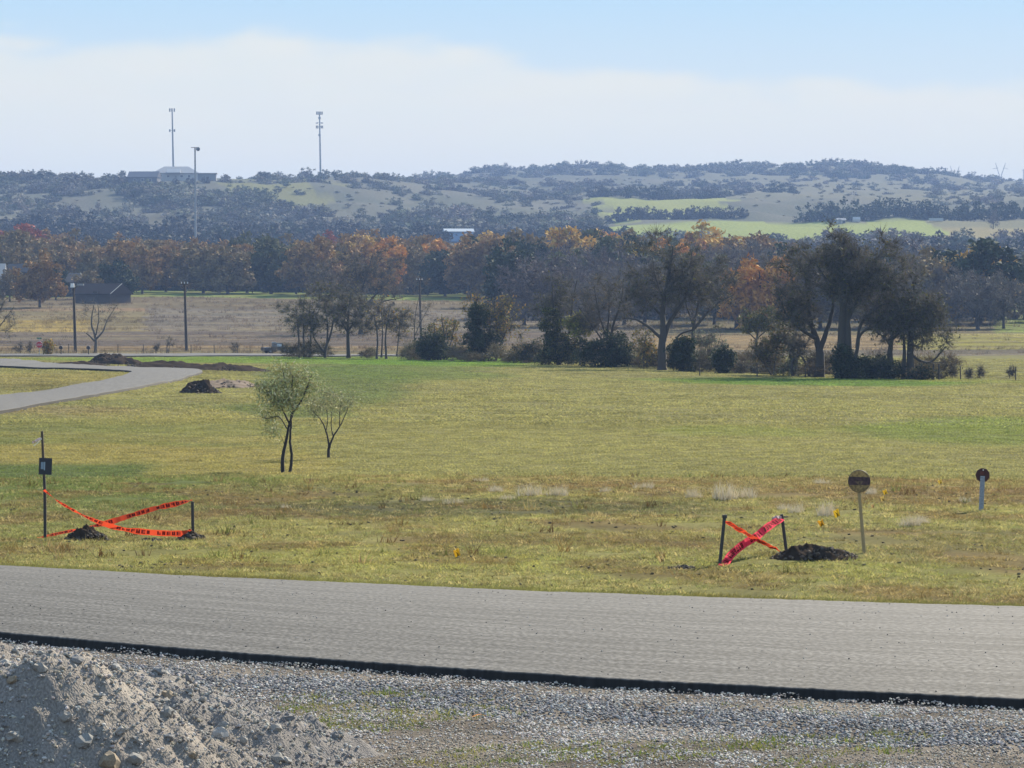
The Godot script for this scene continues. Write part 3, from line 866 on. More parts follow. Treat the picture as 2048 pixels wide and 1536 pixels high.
# ---------------------------------------------------------------- the belt of trees and the wooded land behind
func tuft_crown(w: float, h: float, n: int, leaves: int, leaf: float, cr: float) -> Array:
	var limbs := [[[Vector3(0, -0.2, 0), Vector3(0.1, h * 0.3, 0.1), Vector3(-0.2, h * 0.55, 0), Vector3(0.1, h * 0.8, 0.1)], 0.028 * h, 0.006 * h], [[Vector3(0, h * 0.25, 0), Vector3(w * 0.22, h * 0.5, w * 0.1)], 0.014 * h, 0.005 * h], [[Vector3(0, h * 0.28, 0), Vector3(-w * 0.2, h * 0.52, -w * 0.12)], 0.014 * h, 0.005 * h]]
	var env := [[Vector3(0, h * 0.62, 0), Vector3(w * 0.46, h * 0.35, w * 0.46), 1.0], [Vector3(w * 0.2, h * 0.36, 0), Vector3(w * 0.34, h * 0.24, w * 0.38), 0.6], [Vector3(-w * 0.22, h * 0.34, w * 0.1), Vector3(w * 0.32, h * 0.24, w * 0.36), 0.6]]
	return grow(limbs, env, {"n": n, "leaves": leaves, "leaf": leaf, "cr": cr, "pal": [Color(0.9, 0.9, 0.9), Color(0.7, 0.72, 0.7), Color(1.0, 0.98, 0.9)], "slim": 0.6, "thick": 0.03})

func twig_crown(w: float, h: float, n: int) -> Array:
	var limbs := [[[Vector3(0, -0.2, 0), Vector3(0.1, h * 0.25, 0.1), Vector3(-0.2, h * 0.5, 0), Vector3(0.1, h * 0.85, 0.1)], 0.03 * h, 0.006 * h], [[Vector3(0, h * 0.22, 0), Vector3(w * 0.2, h * 0.45, w * 0.1), Vector3(w * 0.34, h * 0.7, w * 0.1)], 0.016 * h, 0.005 * h], [[Vector3(0, h * 0.25, 0), Vector3(-w * 0.2, h * 0.5, -w * 0.12), Vector3(-w * 0.3, h * 0.7, 0)], 0.016 * h, 0.005 * h]]
	var env := [[Vector3(0, h * 0.6, 0), Vector3(w * 0.48, h * 0.38, w * 0.46), 1.0], [Vector3(0, h * 0.34, 0), Vector3(w * 0.44, h * 0.26, w * 0.44), 0.7]]
	return grow(limbs, env, {"n": n, "twigs": 34, "cr": 1.6, "tw": 0.055, "leaves": 5, "leaf": 0.3, "pal": [Color(1.0, 0.9, 0.7)], "twig_pal": [Color(0.8, 0.8, 0.8), Color(0.6, 0.6, 0.62), Color(1.0, 0.95, 0.9)], "thick": 0.035})

func tint_mat(c: Color, back := 0.18) -> StandardMaterial3D:
	var m := leafy(back)
	m.albedo_color = c.linear_to_srgb()
	return m

func build_belt() -> void:
	var leafs := []
	for k in 5: leafs.append(tuft_crown(rng.randf_range(9.5, 12.0), 12.0, 84, 48, 0.44, 1.4))
	var twigs := []
	for k in 3: twigs.append(twig_crown(rng.randf_range(10.0, 12.5), 12.0, 100))
	M.rust = tint_mat(L(0.29, 0.18, 0.07)); M.brown = tint_mat(L(0.22, 0.165, 0.08)); M.orange = tint_mat(L(0.54, 0.27, 0.06)); M.amber = tint_mat(L(0.52, 0.34, 0.08)); M.red = tint_mat(L(0.30, 0.085, 0.045))
	M.live = tint_mat(L(0.045, 0.062, 0.03), 0.12); M.olive = tint_mat(L(0.11, 0.115, 0.05)); M.grey = tint_mat(L(0.18, 0.16, 0.14), 0.1); M.mauve = tint_mat(L(0.16, 0.135, 0.13), 0.1)
	var words := {"rust": "rust-brown oak", "brown": "dull brown oak", "orange": "bright orange tree", "amber": "amber-yellow tree", "red": "dark red tree", "live": "dark live oak", "olive": "olive-green tree", "grey": "bare grey tree", "mauve": "bare purplish-grey tree"}
	var first := {}
	# [bearing, distance, foot is on the ground there, height, width factor, kind]
	var rows := []
	# left: ranks of rust-brown oaks
	for rank in 3:
		var u := -120.0 + rank * 17.0
		while u < 640.0:
			var kinds := ["rust", "brown", "brown", "rust", "olive", "brown"]
			if u > 420.0: kinds = ["rust", "brown", "rust", "brown", "olive", "amber"]
			var hh := (13.0 if u < 60.0 else 11.5) + rng.randf_range(-1.2, 1.4) + (1.2 if rank == 2 else 0.0)
			if u < 200.0 and rank == 0: hh -= 1.5
			rows.append([u, 650.0 + rank * 38.0 + rng.randf_range(-12, 12), hh, rng.randf_range(0.85, 1.15), kinds[rng.randi() % kinds.size()]])
			u += rng.randf_range(36.0, 56.0)
	# middle: orange and rust tops behind dark live oaks and bare grey trees
	for rank in 4:
		var u := 630.0 + rank * 15.0
		while u < 1560.0:
			var kinds := ["rust", "orange", "amber", "rust", "brown"]
			if u > 1010.0 and rank < 3: kinds = ["grey", "mauve", "grey", "olive", "mauve", "live"]
			if u > 1010.0 and rank == 3: kinds = ["orange", "rust", "olive", "brown", "amber"] if u < 1430.0 else ["brown", "olive", "rust", "mauve"]
			var d := 640.0 + rank * 44.0 + rng.randf_range(-12, 12)
			if u > 1010.0: d = 470.0 + rank * 62.0 + rng.randf_range(-16, 16)
			if rank == 0 and u > 790.0 and u < 915.0:
				u += 40.0
				continue
			rows.append([u, d, 12.8 + rng.randf_range(-1.2, 1.3) + (0.6 if rank >= 2 else 0.0) + (2.0 if rank == 3 and u > 1010.0 else 0.0) - (1.6 if rank == 0 and u > 1010.0 else 0.0), rng.randf_range(0.9, 1.2), kinds[rng.randi() % kinds.size()]])
			u += rng.randf_range(38.0, 58.0)
	# right: bare and olive trees
	for rank in 4:
		var u := 1540.0 + rank * 15.0
		while u < 2170.0:
			var kinds := ["grey", "mauve", "brown", "grey", "olive", "live"]
			var d := 458.0 + rank * 50.0 + rng.randf_range(-14, 14)
			if rank == 0 and (u > 2020.0 and u < 2120.0):
				u += 50.0
				continue
			rows.append([u, d, (12.2 if u < 1880.0 else 10.6) + rng.randf_range(-1.4, 1.0), rng.randf_range(0.9, 1.2), kinds[rng.randi() % kinds.size()]])
			u += rng.randf_range(44.0, 66.0)
	var marks := [[-60, "grey-roofed house"], [54, "dark barn"], [116, "low dark house"], [151, "lamp utility pole"], [204, "brown shed"], [262, "shed's right end"], [320, "open dry field"], [373, "plain utility pole"], [440, "dry field's middle"], [500, "dry field's right end"], [554, "pickup truck"], [607, "slim three-stemmed tree"], [650, "forked tree by the highway"], [697, "dark single-trunked tree"], [765, "rusty multi-stemmed tree"], [842, "middle utility pole"], [888, "olive-gold bush"], [938, "large live oak"], [992, "small yellow tree"], [1054, "low brown bush"], [1118, "ivy-clad tree"], [1160, "yellow-green bush"], [1214, "fan-shaped tree"], [1288, "amber bush"], [1325, "tall forked tree"], [1386, "spreading tree"], [1446, "small dark cedar"], [1514, "lone olive tree"], [1560, "leaning brown bush"], [1604, "little arching tree"], [1639, "great three-limbed tree"], [1688, "twin-trunked tree"], [1752, "dark thicket"], [1804, "broad three-trunked tree"], [1872, "stout fence posts"], [1938, "right fence weeds"], [1985, "right fence shrubs"], [2045, "fence line's end"]]
	for q in rows:
		var best := 0
		for k in marks.size():
			if absf(marks[k][0] - q[0]) < absf(marks[best][0] - q[0]): best = k
		var off: float = q[0] - marks[best][0]
		var side := "straight behind" if absf(off) < 9.0 else ("left behind" if off < 0.0 else "right behind")
		var depth := "front" if q[1] < 512.0 or (q[1] > 600.0 and q[1] < 668.0) else ("middle" if q[1] < 570.0 or (q[1] > 600.0 and q[1] < 706.0) else "back")
		var size := "tall " if q[2] > 13.2 else ("short " if q[2] < 11.2 else "")
		var third := "left" if q[0] < 640.0 else ("middle" if q[0] < 1270.0 else "right")
		belt_tree(q, "%s%s, %s rank, %s the %s" % [size, words[q[4]], depth, side, marks[best][1]], "%ss in the %s of the tree belt" % [words[q[4]], third], leafs, twigs, first)
	# the ones that stand out
	for q in [[[938, 655, 12.8, 1.5, "live"], "large dark evergreen live oak standing before the orange tree belt"], [[890, 660, 10.6, 1.2, "live"], "smaller dark evergreen live oak left of the largest one"], [[1518, 449, 12.9, 0.95, "orange"], "brightest orange round-topped tree above the lone olive tree"], [[985, 760, 15.6, 1.2, "amber"], "amber tree peaking above the large dark live oak"], [[1210, 720, 14.2, 1.2, "orange"], "orange-red tree peaking above the bare grey trees"], [[1345, 560, 13.4, 0.9, "orange"], "orange tree glowing behind the top of the tall forked tree"], [[1290, 560, 12.4, 0.8, "amber"], "amber tree left of the forked tree top"], [[1955, 480, 14.3, 1.25, "live"], "tall dark tree with tan cap at the right of the belt"], [[1960, 486, 15.0, 1.0, "amber"], "tan-capped tree top over the tall dark tree at right"], [[1905, 500, 11.5, 0.9, "olive"], "olive-topped tree left of the tan-capped tree"], [[1826, 640, 15.5, 1.3, "mauve"], "tallest bare bluish tree rising over the right of the belt"], [[668, 820, 13.4, 1.0, "red"], "deep red tree peeping over the belt above the dome tree"], [[712, 800, 14.0, 1.3, "rust"], "rounded rust tree right of the deep red tree"], [[80, 560, 10.6, 1.0, "rust"], "rust-leaved tree with pale trunk in front of the dark house"], [[112, 600, 7.0, 1.0, "live"], "low dark evergreen tree in front of the low dark house"], [[176, 604, 6.0, 1.2, "brown"], "low brown tree behind the dark brown shed"], [[232, 612, 8.5, 1.1, "live"], "dark evergreen tree at the right end of the brown shed"], [[20, 590, 7.5, 0.9, "brown"], "small brown tree right of the grey-roofed house"], [[40, 820, 16.0, 1.3, "red"], "dark red tree above the grey-roofed house at far left"], [[100, 830, 15.0, 1.2, "rust"], "rust tree right of the dark red one at far left"]]:
		belt_tree(q[0], q[1], "", leafs, twigs, first)

var used := {}

func belt_tree(q: Array, label: String, group: String, leafs: Array, twigs: Array, first: Dictionary) -> void:
	if used.has(label): label = ("farther " if q[1] > used[label] else "nearer ") + label
	used[label] = q[1]
	var bare: bool = q[4] == "grey" or q[4] == "mauve"
	var src: Array = twigs if bare else leafs
	var k: int = rng.randi() % src.size()
	var key := "%s%d" % ["t" if bare else "l", k]
	var at := spot(q[0], q[1])
	var s: float = q[2] / 12.4
	if not first.has(key):
		first[key] = plant("bare_tree" if bare else "oak_tree", label, "tree", at, src[k], M[q[4]], group)
		first[key].scale = Vector3(s * q[3], s, s * q[3])
	else: again(first[key], label, at, rng.randf() * TAU, Vector3(s * q[3], s, s * q[3]), M[q[4]], group)
	var made := get_child(get_child_count() - 1)
	if group == "" and made.has_meta("group"): made.remove_meta("group")

func build_woods() -> void:
	var shapes := []
	for k in 3:
		var w := 5.0 + k * 0.6
		var g := grow([[[Vector3(0, -0.2, 0), Vector3(0.1, 2.5, 0.1), Vector3(0, 5.0, 0)], 0.2, 0.08]], [[Vector3(0, 4.0, 0), Vector3(w, 4.0, w), 1.0], [Vector3(1.5, 2.6, 1.0), Vector3(w * .8, 2.6, w * .8), 0.5]], {"n": 34, "leaves": 22, "leaf": 0.55, "cr": 1.5, "slim": 0.7, "gap": 0.0, "shell": 0.4, "pal": [Color(0.9, 0.9, 0.9), Color(0.65, 0.67, 0.65), Color(1.0, 0.98, 0.9)]})
		shapes.append(g[1])
	var m := leafy(0.1)
	var xf := [[], [], []]
	var cl := [PackedColorArray(), PackedColorArray(), PackedColorArray()]
	var greys := [L(.21, .195, .18), L(.26, .235, .21), L(.17, .16, .13), L(.23, .215, .17)]
	var darks := [L(.10, .115, .08), L(.13, .135, .095), L(.14, .13, .11)]
	var autumn := [L(.32, .16, .06), L(.26, .18, .09), L(.19, .16, .09), L(.16, .14, .12)]
	var scrub := [L(.19, .195, .12), L(.24, .23, .16), L(.15, .16, .10), L(.27, .25, .19)]
	# [bearings, distances, how many, size range, palette, clumping]
	var blues := [L(.055, .06, .055), L(.075, .075, .07), L(.09, .085, .08), L(.06, .07, .05)]
	var zones := [
		[-150, 1230, 790, 980, 260, .85, 1.25, blues + blues + autumn, -.25], [-150, 1250, 960, 1210, 330, .9, 1.5, blues, -.3], [1200, 2200, 760, 960, 200, 1.1, 1.6, blues + darks, -.25], [1230, 2200, 960, 1120, 80, .8, 1.2, greys + darks, .0],
		[-150, 480, 1230, 1600, 130, .6, 1.2, scrub + greys + darks, .08], [-150, 245, 1500, 1620, 120, 1.0, 1.5, greys + darks, -.3], [240, 520, 1400, 1470, 80, 1.0, 1.5, scrub + darks, -.15],
		[450, 1200, 1240, 1400, 150, .9, 1.5, greys + scrub + darks, .05], [480, 1200, 1420, 1900, 150, .35, .8, scrub + scrub + darks, .05], [520, 900, 1600, 1830, 70, .5, 1.1, greys + darks, .05],
		[880, 1500, 1640, 2100, 190, .6, 1.1, greys + darks, .1], [840, 1900, 2280, 2640, 430, .8, 1.4, greys + scrub + darks, -.05], [1350, 1900, 1750, 2300, 70, .5, 1.0, darks + greys, .18], [1850, 2200, 1500, 2650, 190, .5, 1.0, greys + scrub, .08],
		[640, 900, 1700, 2200, 90, .5, 1.1, greys + scrub, .05], [1850, 2300, 2450, 2640, 100, .4, .8, greys, -.1]]
	for zn in zones:
		var n := 0
		var tries := 0
		while n < zn[4] and tries < zn[4] * 6:
			tries += 1
			var u := rng.randf_range(zn[0], zn[1])
			var d := rng.randf_range(zn[2], zn[3])
			var p := spot(u, d)
			if n_a.get_noise_2d(p.x * 0.5, p.z * 0.5) < zn[8]: continue
			if absf(u - 355.0) < 95.0 and d > 1465.0 and d < 1640.0: continue
			if absf(u - 292.0) < 42.0 and d > 1500.0 and d < 1590.0: continue
			if absf(u - 917.0) < 42.0 and d > 960.0 and d < 1230.0: continue
			n += 1
			var s := rng.randf_range(zn[5], zn[6]) * (1.0 if d < 1230.0 else 0.84)
			var k := rng.randi() % 3
			xf[k].append(Transform3D(Basis(Vector3.UP, rng.randf() * TAU).scaled(Vector3(s * rng.randf_range(.85, 1.3), s * rng.randf_range(.75, 1.0), s)), p - Vector3(0, 1.6 * s, 0)))
			cl[k].append(pick(zn[7]))
	# low scrub and dead grass tussocks that roughen the open slopes
	for k in 3200:
		var d := rng.randf_range(1230.0, 2650.0)
		var u := rng.randf_range(-200.0, 2250.0)
		if d < 1420.0 and u > 1160.0 and u < 2100.0 : continue
		if d < 1640.0 and u > 1190.0 and u < 1470.0 : continue
		var p := spot(u, d)
		if n_c.get_noise_2d(p.x * 2.0, p.z * 2.0) < -0.12: continue
		if absf(u - 340.0) < 110.0 and d > 1480.0 and d < 1660.0: continue
		var s := rng.randf_range(.10, .24)
		var kk := rng.randi() % 3
		xf[kk].append(Transform3D(Basis(Vector3.UP, rng.randf() * TAU).scaled(Vector3(s * 1.6, s * .7, s * 1.6)), p - Vector3(0, .3 * s, 0)))
		cl[kk].append(pick([L(.17, .17, .11), L(.21, .19, .13), L(.12, .13, .075), L(.25, .23, .17), L(.14, .15, .10)]))
	for k in 3:
		scatter("woodland", "hazy scrub and bare woods covering the far valley and hills", "woodland", shapes[k], m, xf[k], cl[k])
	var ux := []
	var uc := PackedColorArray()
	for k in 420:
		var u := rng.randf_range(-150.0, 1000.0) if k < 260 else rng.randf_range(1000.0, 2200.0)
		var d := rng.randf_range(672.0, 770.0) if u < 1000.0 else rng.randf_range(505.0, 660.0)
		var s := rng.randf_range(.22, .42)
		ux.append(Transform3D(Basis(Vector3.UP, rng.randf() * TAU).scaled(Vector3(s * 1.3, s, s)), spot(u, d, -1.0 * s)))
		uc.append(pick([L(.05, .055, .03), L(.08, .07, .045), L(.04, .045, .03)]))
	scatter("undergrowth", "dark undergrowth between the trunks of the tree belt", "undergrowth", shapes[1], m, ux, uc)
	# rows that one can tell apart
	var src := {}
	var gm := tint_mat(L(.09, .088, .075), .1)
	var dm := tint_mat(L(.06, .08, .045), .05)
	var list := []
	for k in 15: list.append([1232.0 + k * 17.5 + rng.randf_range(-6, 6), 1392.0, rng.randf_range(5.0, 8.5), gm, "grey tree on the bank between the two pale meadows"])
	for k in 17: list.append([1612.0 + k * 28.0 + rng.randf_range(-9, 9), 1335.0 + rng.randf_range(-10, 20), rng.randf_range(8.5, 12.0), dm, "dark tree in the line along the far right meadow"])
	for k in 15: list.append([1195.0 + k * 17.0 + rng.randf_range(-6, 6), 1640.0 + rng.randf_range(-10, 10), rng.randf_range(6.0, 9.0), dm if k % 2 else gm, "tree in the dark row above the upper pale meadow"])
	var nth := ["first", "second", "third", "fourth", "fifth", "sixth", "seventh", "eighth", "ninth", "tenth", "eleventh", "twelfth", "thirteenth", "fourteenth", "fifteenth", "sixteenth", "seventeenth"]
	var count := {}
	for q in list:
		var k := rng.randi() % 3
		var grp: String = q[4].replace("tree", "trees")
		var no: int = count.get(grp, 0)
		count[grp] = no + 1
		q[4] = "%s from the left: %s" % [nth[no], q[4]]
		if not src.has(k):
			var t := thing("far_tree", q[4], "tree", spot(q[0], q[1]), 0.0, grp)
			obj("crown", shapes[k], q[3], t)
			t.scale = Vector3.ONE * q[2] / 8.0
			src[k] = t
		else: again(src[k], q[4], spot(q[0], q[1], -q[2] * 0.15), rng.randf() * TAU, Vector3.ONE * q[2] / 8.0, q[3], grp)
	for q in [[268, 1512, .55, "leftmost dark tree in front of the dark hillside house"], [300, 1505, .5, "small tree before the middle of the dark hillside house"], [326, 1515, .62, "tree between the dark hillside house and the big hilltop house"], [352, 1535, .5, "low tree below the porch of the big hilltop house"], [383, 1530, .66, "tree below the right end of the big hilltop house"], [412, 1540, .6, "tree in front of the flat right wing of the hilltop house"]]:
		again(src[0], q[3], spot(q[0], q[1], -.6), rng.randf() * TAU, Vector3.ONE * q[2], gm if q[0] > 310 else dm).remove_meta("group")
	var bt := twig_crown(6.0, 9.0, 24)
	plant("lone_tree", "lone bare tree standing in the pale field at far right", "tree", spot(1985, 1262), bt, M.grey)
	for q in [[1555, 1760, 1.2, "single dark tree in the middle of the far hillside pasture"], [1535, 1765, .7, "small dark bush left of the single hillside tree"], [1583, 1780, .8, "small dark bush right of the single hillside tree"]]:
		again(src[0], q[3], spot(q[0], q[1], -1.0), rng.randf() * TAU, Vector3.ONE * q[2], dm).remove_meta("group")

# ---------------------------------------------------------------- small builders
func bx(s: Vector3, at: Vector3, col := Color.WHITE, turn := 0.0) -> ArrayMesh:
	var g := Geo.new()
	g.box(Transform3D(Basis(Vector3.UP, turn), at), s, col)
	return g.mesh()

func rod(a: Vector3, b: Vector3, r0: float, r1: float, col := Color.WHITE, sides := 8) -> ArrayMesh:
	var g := Geo.new()
	g.tube(PackedVector3Array([a, a.lerp(b, 0.5), b]), PackedFloat32Array([r0, (r0 + r1) * 0.5, r1]), sides, col, true)
	return g.mesh()

func disc(r: float, t: float, sides: int, col := Color.WHITE) -> ArrayMesh:      # a plate facing +z with uv over its face
	var g := Geo.new()
	g.use_uv = true
	for s in sides:
		var a := TAU * (s + 0.5) / sides
		var b := TAU * (s + 1.5) / sides
		var p := Vector3(cos(a) * r, sin(a) * r, 0)
		var q := Vector3(cos(b) * r, sin(b) * r, 0)
		var f := Vector3(0, 0, t * 0.5)
		g.tri(f, q + f, p + f, col)
		g.tri(-f, p - f, q - f, col)
		g.quad(p + f, q + f, q - f, p - f, col)
	for p in g.v: g.uv.append(Vector2(0.5 + p.x / r * 0.5, 0.5 - p.y / r * 0.5))
	return g.mesh()

func rock(sd: int, sub: bool, rough: float) -> ArrayMesh:
	var t := (1.0 + sqrt(5.0)) / 2.0
	var p := [Vector3(-1, t, 0), Vector3(1, t, 0), Vector3(-1, -t, 0), Vector3(1, -t, 0), Vector3(0, -1, t), Vector3(0, 1, t), Vector3(0, -1, -t), Vector3(0, 1, -t), Vector3(t, 0, -1), Vector3(t, 0, 1), Vector3(-t, 0, -1), Vector3(-t, 0, 1)]
	var f := [[0, 11, 5], [0, 5, 1], [0, 1, 7], [0, 7, 10], [0, 10, 11], [1, 5, 9], [5, 11, 4], [11, 10, 2], [10, 7, 6], [7, 1, 8], [3, 9, 4], [3, 4, 2], [3, 2, 6], [3, 6, 8], [3, 8, 9], [4, 9, 5], [2, 4, 11], [6, 2, 10], [8, 6, 7], [9, 8, 1]]
	var g := Geo.new()
	var sq := Vector3(1.0, 0.62 + 0.06 * (sd % 4), 0.8 + 0.05 * (sd % 3))
	var put := func(d: Vector3) -> Vector3:
		var q := d.normalized()
		var k := 1.0 + rough * n_c.get_noise_3d(q.x * 55.0 + sd * 31.0, q.y * 55.0, q.z * 55.0) + rough * 0.5 * n_c.get_noise_3d(q.x * 160.0 + sd * 7.0, q.y * 160.0, q.z * 160.0)
		return q * k * sq
	for w in f:
		var a: Vector3 = p[w[0]]
		var b: Vector3 = p[w[1]]
		var c: Vector3 = p[w[2]]
		if sub:
			var ab := (a + b) * 0.5
			var bc := (b + c) * 0.5
			var ca := (c + a) * 0.5
			for e in [[a, ab, ca], [ab, b, bc], [ca, bc, c], [ab, bc, ca]]: g.tri(put.call(e[0]), put.call(e[2]), put.call(e[1]), Color.WHITE)
		else: g.tri(put.call(a), put.call(c), put.call(b), Color.WHITE)
	return g.mesh()

# a heap of earth on an oval foot, set on the ground
func heap(at: Vector3, w: float, dp: float, h: float, sd: float, lump: float) -> ArrayMesh:
	var st := SurfaceTool.new()
	st.begin(Mesh.PRIMITIVE_TRIANGLES)
	var na := 56
	var nr := 20
	for j in nr + 1:
		for k in na:
			var t := TAU * k / na
			var r := float(j) / nr
			var edge := 1.0 + 0.28 * n_c.get_noise_2d(cos(t) * 40.0 + sd * 13.0, sin(t) * 40.0)
			var x := cos(t) * w * 0.5 * r * edge
			var z := sin(t) * dp * 0.5 * r * edge
			var y := h * pow(maxf(0.0, 1.0 - r * r), 0.8) * (1.0 + lump * n_c.get_noise_2d(x * 70.0 / w + sd * 9.0, z * 70.0 / w)) + h * lump * 0.7 * n_c.get_noise_2d(x * 240.0 / w + sd, z * 240.0 / w) * (1.0 - r * r)
			y += ground(at.x + x, at.z + z) - at.y - (0.05 * r if j < nr else 0.10)
			st.set_color(Color.WHITE * (1.0 + 0.35 * n_c.get_noise_2d(x * 300.0 / w, z * 300.0 / w)))
			st.add_vertex(Vector3(x, y, z))
	for j in nr:
		for k in na:
			var a := j * na + k
			var b := j * na + (k + 1) % na
			for q in [a, a + na, b, b, a + na, b + na]: st.add_index(q)
	st.generate_normals()
	return st.commit()

func clods(at: Vector3, w: float, dp: float, h: float, n: int, s0: float, s1: float, cols: Array, parent: Node3D) -> void:
	var xf := []
	var cl := PackedColorArray()
	for k in n:
		var t := rng.randf() * TAU
		var r := sqrt(rng.randf()) * 1.1 + 0.25 * pow(rng.randf(), 4.0)
		var x := cos(t) * w * 0.5 * r
		var z := sin(t) * dp * 0.5 * r
		var y := h * pow(maxf(0.0, 1.0 - r * r), 0.8) * 0.96 + ground(at.x + x, at.z + z) - at.y - 0.02 * r
		var s := rng.randf_range(s0, s1)
		xf.append(Transform3D(Basis(rand_dir(), rng.randf() * TAU).scaled(Vector3.ONE * s), Vector3(x, y, z)))
		cl.append(pick(cols))
	scatter("clods", "", "", M.rocks[0], M.stone, xf, cl, parent)

# ---------------------------------------------------------------- grass
func blade_tuft(n: int, spread: float, h0: float, h1: float, wid: float, lean: float) -> ArrayMesh:
	var g := Geo.new()
	for k in n:
		var a := rng.randf() * TAU
		var r := sqrt(rng.randf()) * spread
		var b := Vector3(cos(a) * r, -0.01, sin(a) * r)
		var h := rng.randf_range(h0, h1)
		var t := rng.randf() * TAU
		var s := Vector3(cos(t), 0, sin(t)) * wid
		var tip := b + Vector3(rng.randf_range(-1, 1) * lean, 1.0, rng.randf_range(-1, 1) * lean) * h
		var k2 := rng.randf_range(0.75, 1.2)
		g.tri(b - s, b + s, tip, Color(k2, k2 * rng.randf_range(0.96, 1.04), k2 * rng.randf_range(0.85, 1.1)))
	return g.mesh()

func build_grass() -> void:
	var near := [blade_tuft(16, 0.085, 0.010, 0.036, 0.0055, 2.0), blade_tuft(16, 0.10, 0.010, 0.03, 0.0055, 2.4), blade_tuft(12, 0.06, 0.02, 0.058, 0.005, 1.1)]
	var mid := [blade_tuft(18, 0.22, 0.012, 0.05, 0.014, 2.0), blade_tuft(18, 0.28, 0.012, 0.045, 0.015, 2.4)]
	var far := [blade_tuft(22, 0.6, 0.02, 0.08, 0.03, 2.2)]
	var sets := [[near, 28.0, 52.0, 62000], [mid, 50.0, 112.0, 42000], [far, 108.0, 305.0, 52000], [far, 328.0, 520.0, 26000]]
	for st in sets:
		var xf := []
		var cl := []
		for q in st[0]:
			xf.append([])
			cl.append(PackedColorArray())
		var lo: float = st[1] * st[1]
		var hi: float = st[2] * st[2]
		for k in st[3]:
			var r := sqrt(rng.randf_range(lo, hi))
			var t := rng.randf_range(-0.19, 0.19)
			var x := r * sin(t)
			var z := -r * cos(t)
			if r < 36.0 and -z < road_far(x) + 0.02: continue
			if r > 80.0 and Geometry2D.is_point_in_polygon(Vector2(bearing(x, z), -z), street): continue
			var c := land_colour(x, z)
			if r < 60.0 and n_a.get_noise_2d(x * 9.0 + 300.0, z * 9.0) > 0.34: continue
			var f := rng.randf_range(0.5, 1.4)
			if r < 60.0:
				var w := rng.randf()
				if w < 0.16: c = c.lerp(A(124, 140, 82), 0.5)
				elif w < 0.32: c = c.lerp(A(196, 178, 128), 0.6)
				elif w < 0.46: c = c.lerp(A(84, 70, 46), 0.7)  # dark tufts: shadows between the grass put into the colour
			var s := rng.randf_range(0.65, 1.35)
			var j := rng.randi() % xf.size()
			xf[j].append(Transform3D(Basis(Vector3.UP, rng.randf() * TAU).scaled(Vector3(s, s * rng.randf_range(0.7, 1.3), s)), Vector3(x, ground(x, z), z)))
			cl[j].append(Color(c.r * f, c.g * f, c.b * f) * (1.5 if r < 60.0 else 1.38))
		for j in xf.size():
			scatter("grass", "short autumn grass growing over the field", "grass", st[0][j], M.grass, xf[j], cl[j])
	# ragged fringe that hangs over the far edge of the lane
	var fx := []
	var fc := PackedColorArray()
	for k in 5200:
		var x := rng.randf_range(-6.6, 6.4)
		var z := -(road_far(x) - 0.05 + absf(rng.randfn(0.0, 0.17)) - 0.16 * n_a.get_noise_2d(x * 22.0, 5.0))
		var s := rng.randf_range(0.6, 1.3)
		fx.append(Transform3D(Basis(Vector3.UP, rng.randf() * TAU).scaled(Vector3(s, s, s)), Vector3(x, -0.05, z)))
		fc.append(land_colour(x, z - 2.0).lerp(A(160, 166, 96), 0.4) * rng.randf_range(0.75, 1.2))
	scatter("verge_grass", "ragged grass fringe along the far edge of the asphalt", "grass", near[2], M.grass, fx, fc)
	# taller weeds here and there
	var wm := blade_tuft(18, 0.10, 0.06, 0.22, 0.007, 0.7)
	var wx := []
	var wc := PackedColorArray()
	for k in 420:
		var r := sqrt(rng.randf_range(900.0, 3300.0))
		var t := rng.randf_range(-0.18, 0.18)
		var x := r * sin(t)
		var z := -r * cos(t)
		if -z < road_far(x) + 0.6: continue
		if n_a.get_noise_2d(x * 2.0 + 80.0, z * 2.0) < 0.02: continue
		var s := rng.randf_range(0.5, 1.1)
		wx.append(Transform3D(Basis(Vector3.UP, rng.randf() * TAU).scaled(Vector3(s, s, s)), Vector3(x, ground(x, z), z)))
		wc.append(pick([A(136, 116, 72), A(116, 122, 70), A(170, 150, 104), A(104, 84, 58)]))
	scatter("field_weeds", "sparse taller weeds standing in the near field grass", "weeds", wm, M.grass, wx, wc)
	# dark specks put in for the small shadows between the verge tufts
	var kx := []
	var kc := PackedColorArray()
	for k in 2600:
		var r := sqrt(rng.randf_range(870.0, 2500.0))
		var t := rng.randf_range(-0.18, 0.18)
		var x := r * sin(t)
		var z := -r * cos(t)
		if -z < road_far(x) + 0.15 or n_a.get_noise_2d(x * 5.0 + 30.0, z * 5.0) < -0.05: continue
		var s := .006 + .014 * pow(rng.randf(), 2.0)
		kx.append(Transform3D(Basis(rand_dir(), rng.randf() * TAU).scaled(Vector3(s * 1.6, s, s)), Vector3(x, ground(x, z) + s * .4, z)))
		kc.append(pick([L(.07, .055, .035), L(.05, .042, .03), L(.10, .075, .045), L(.06, .06, .035)]))
	scatter("verge_shadow_specks", "dark specks standing in for small shadows between the verge grass tufts", "shadow_specks", M.rocks[6], M.stone, kx, kc)
	# tall dead weeds in the dry field across the highway
	var dw := blade_tuft(16, 0.5, 0.25, 0.75, 0.03, 0.6)
	var dx := []
	var dc := PackedColorArray()
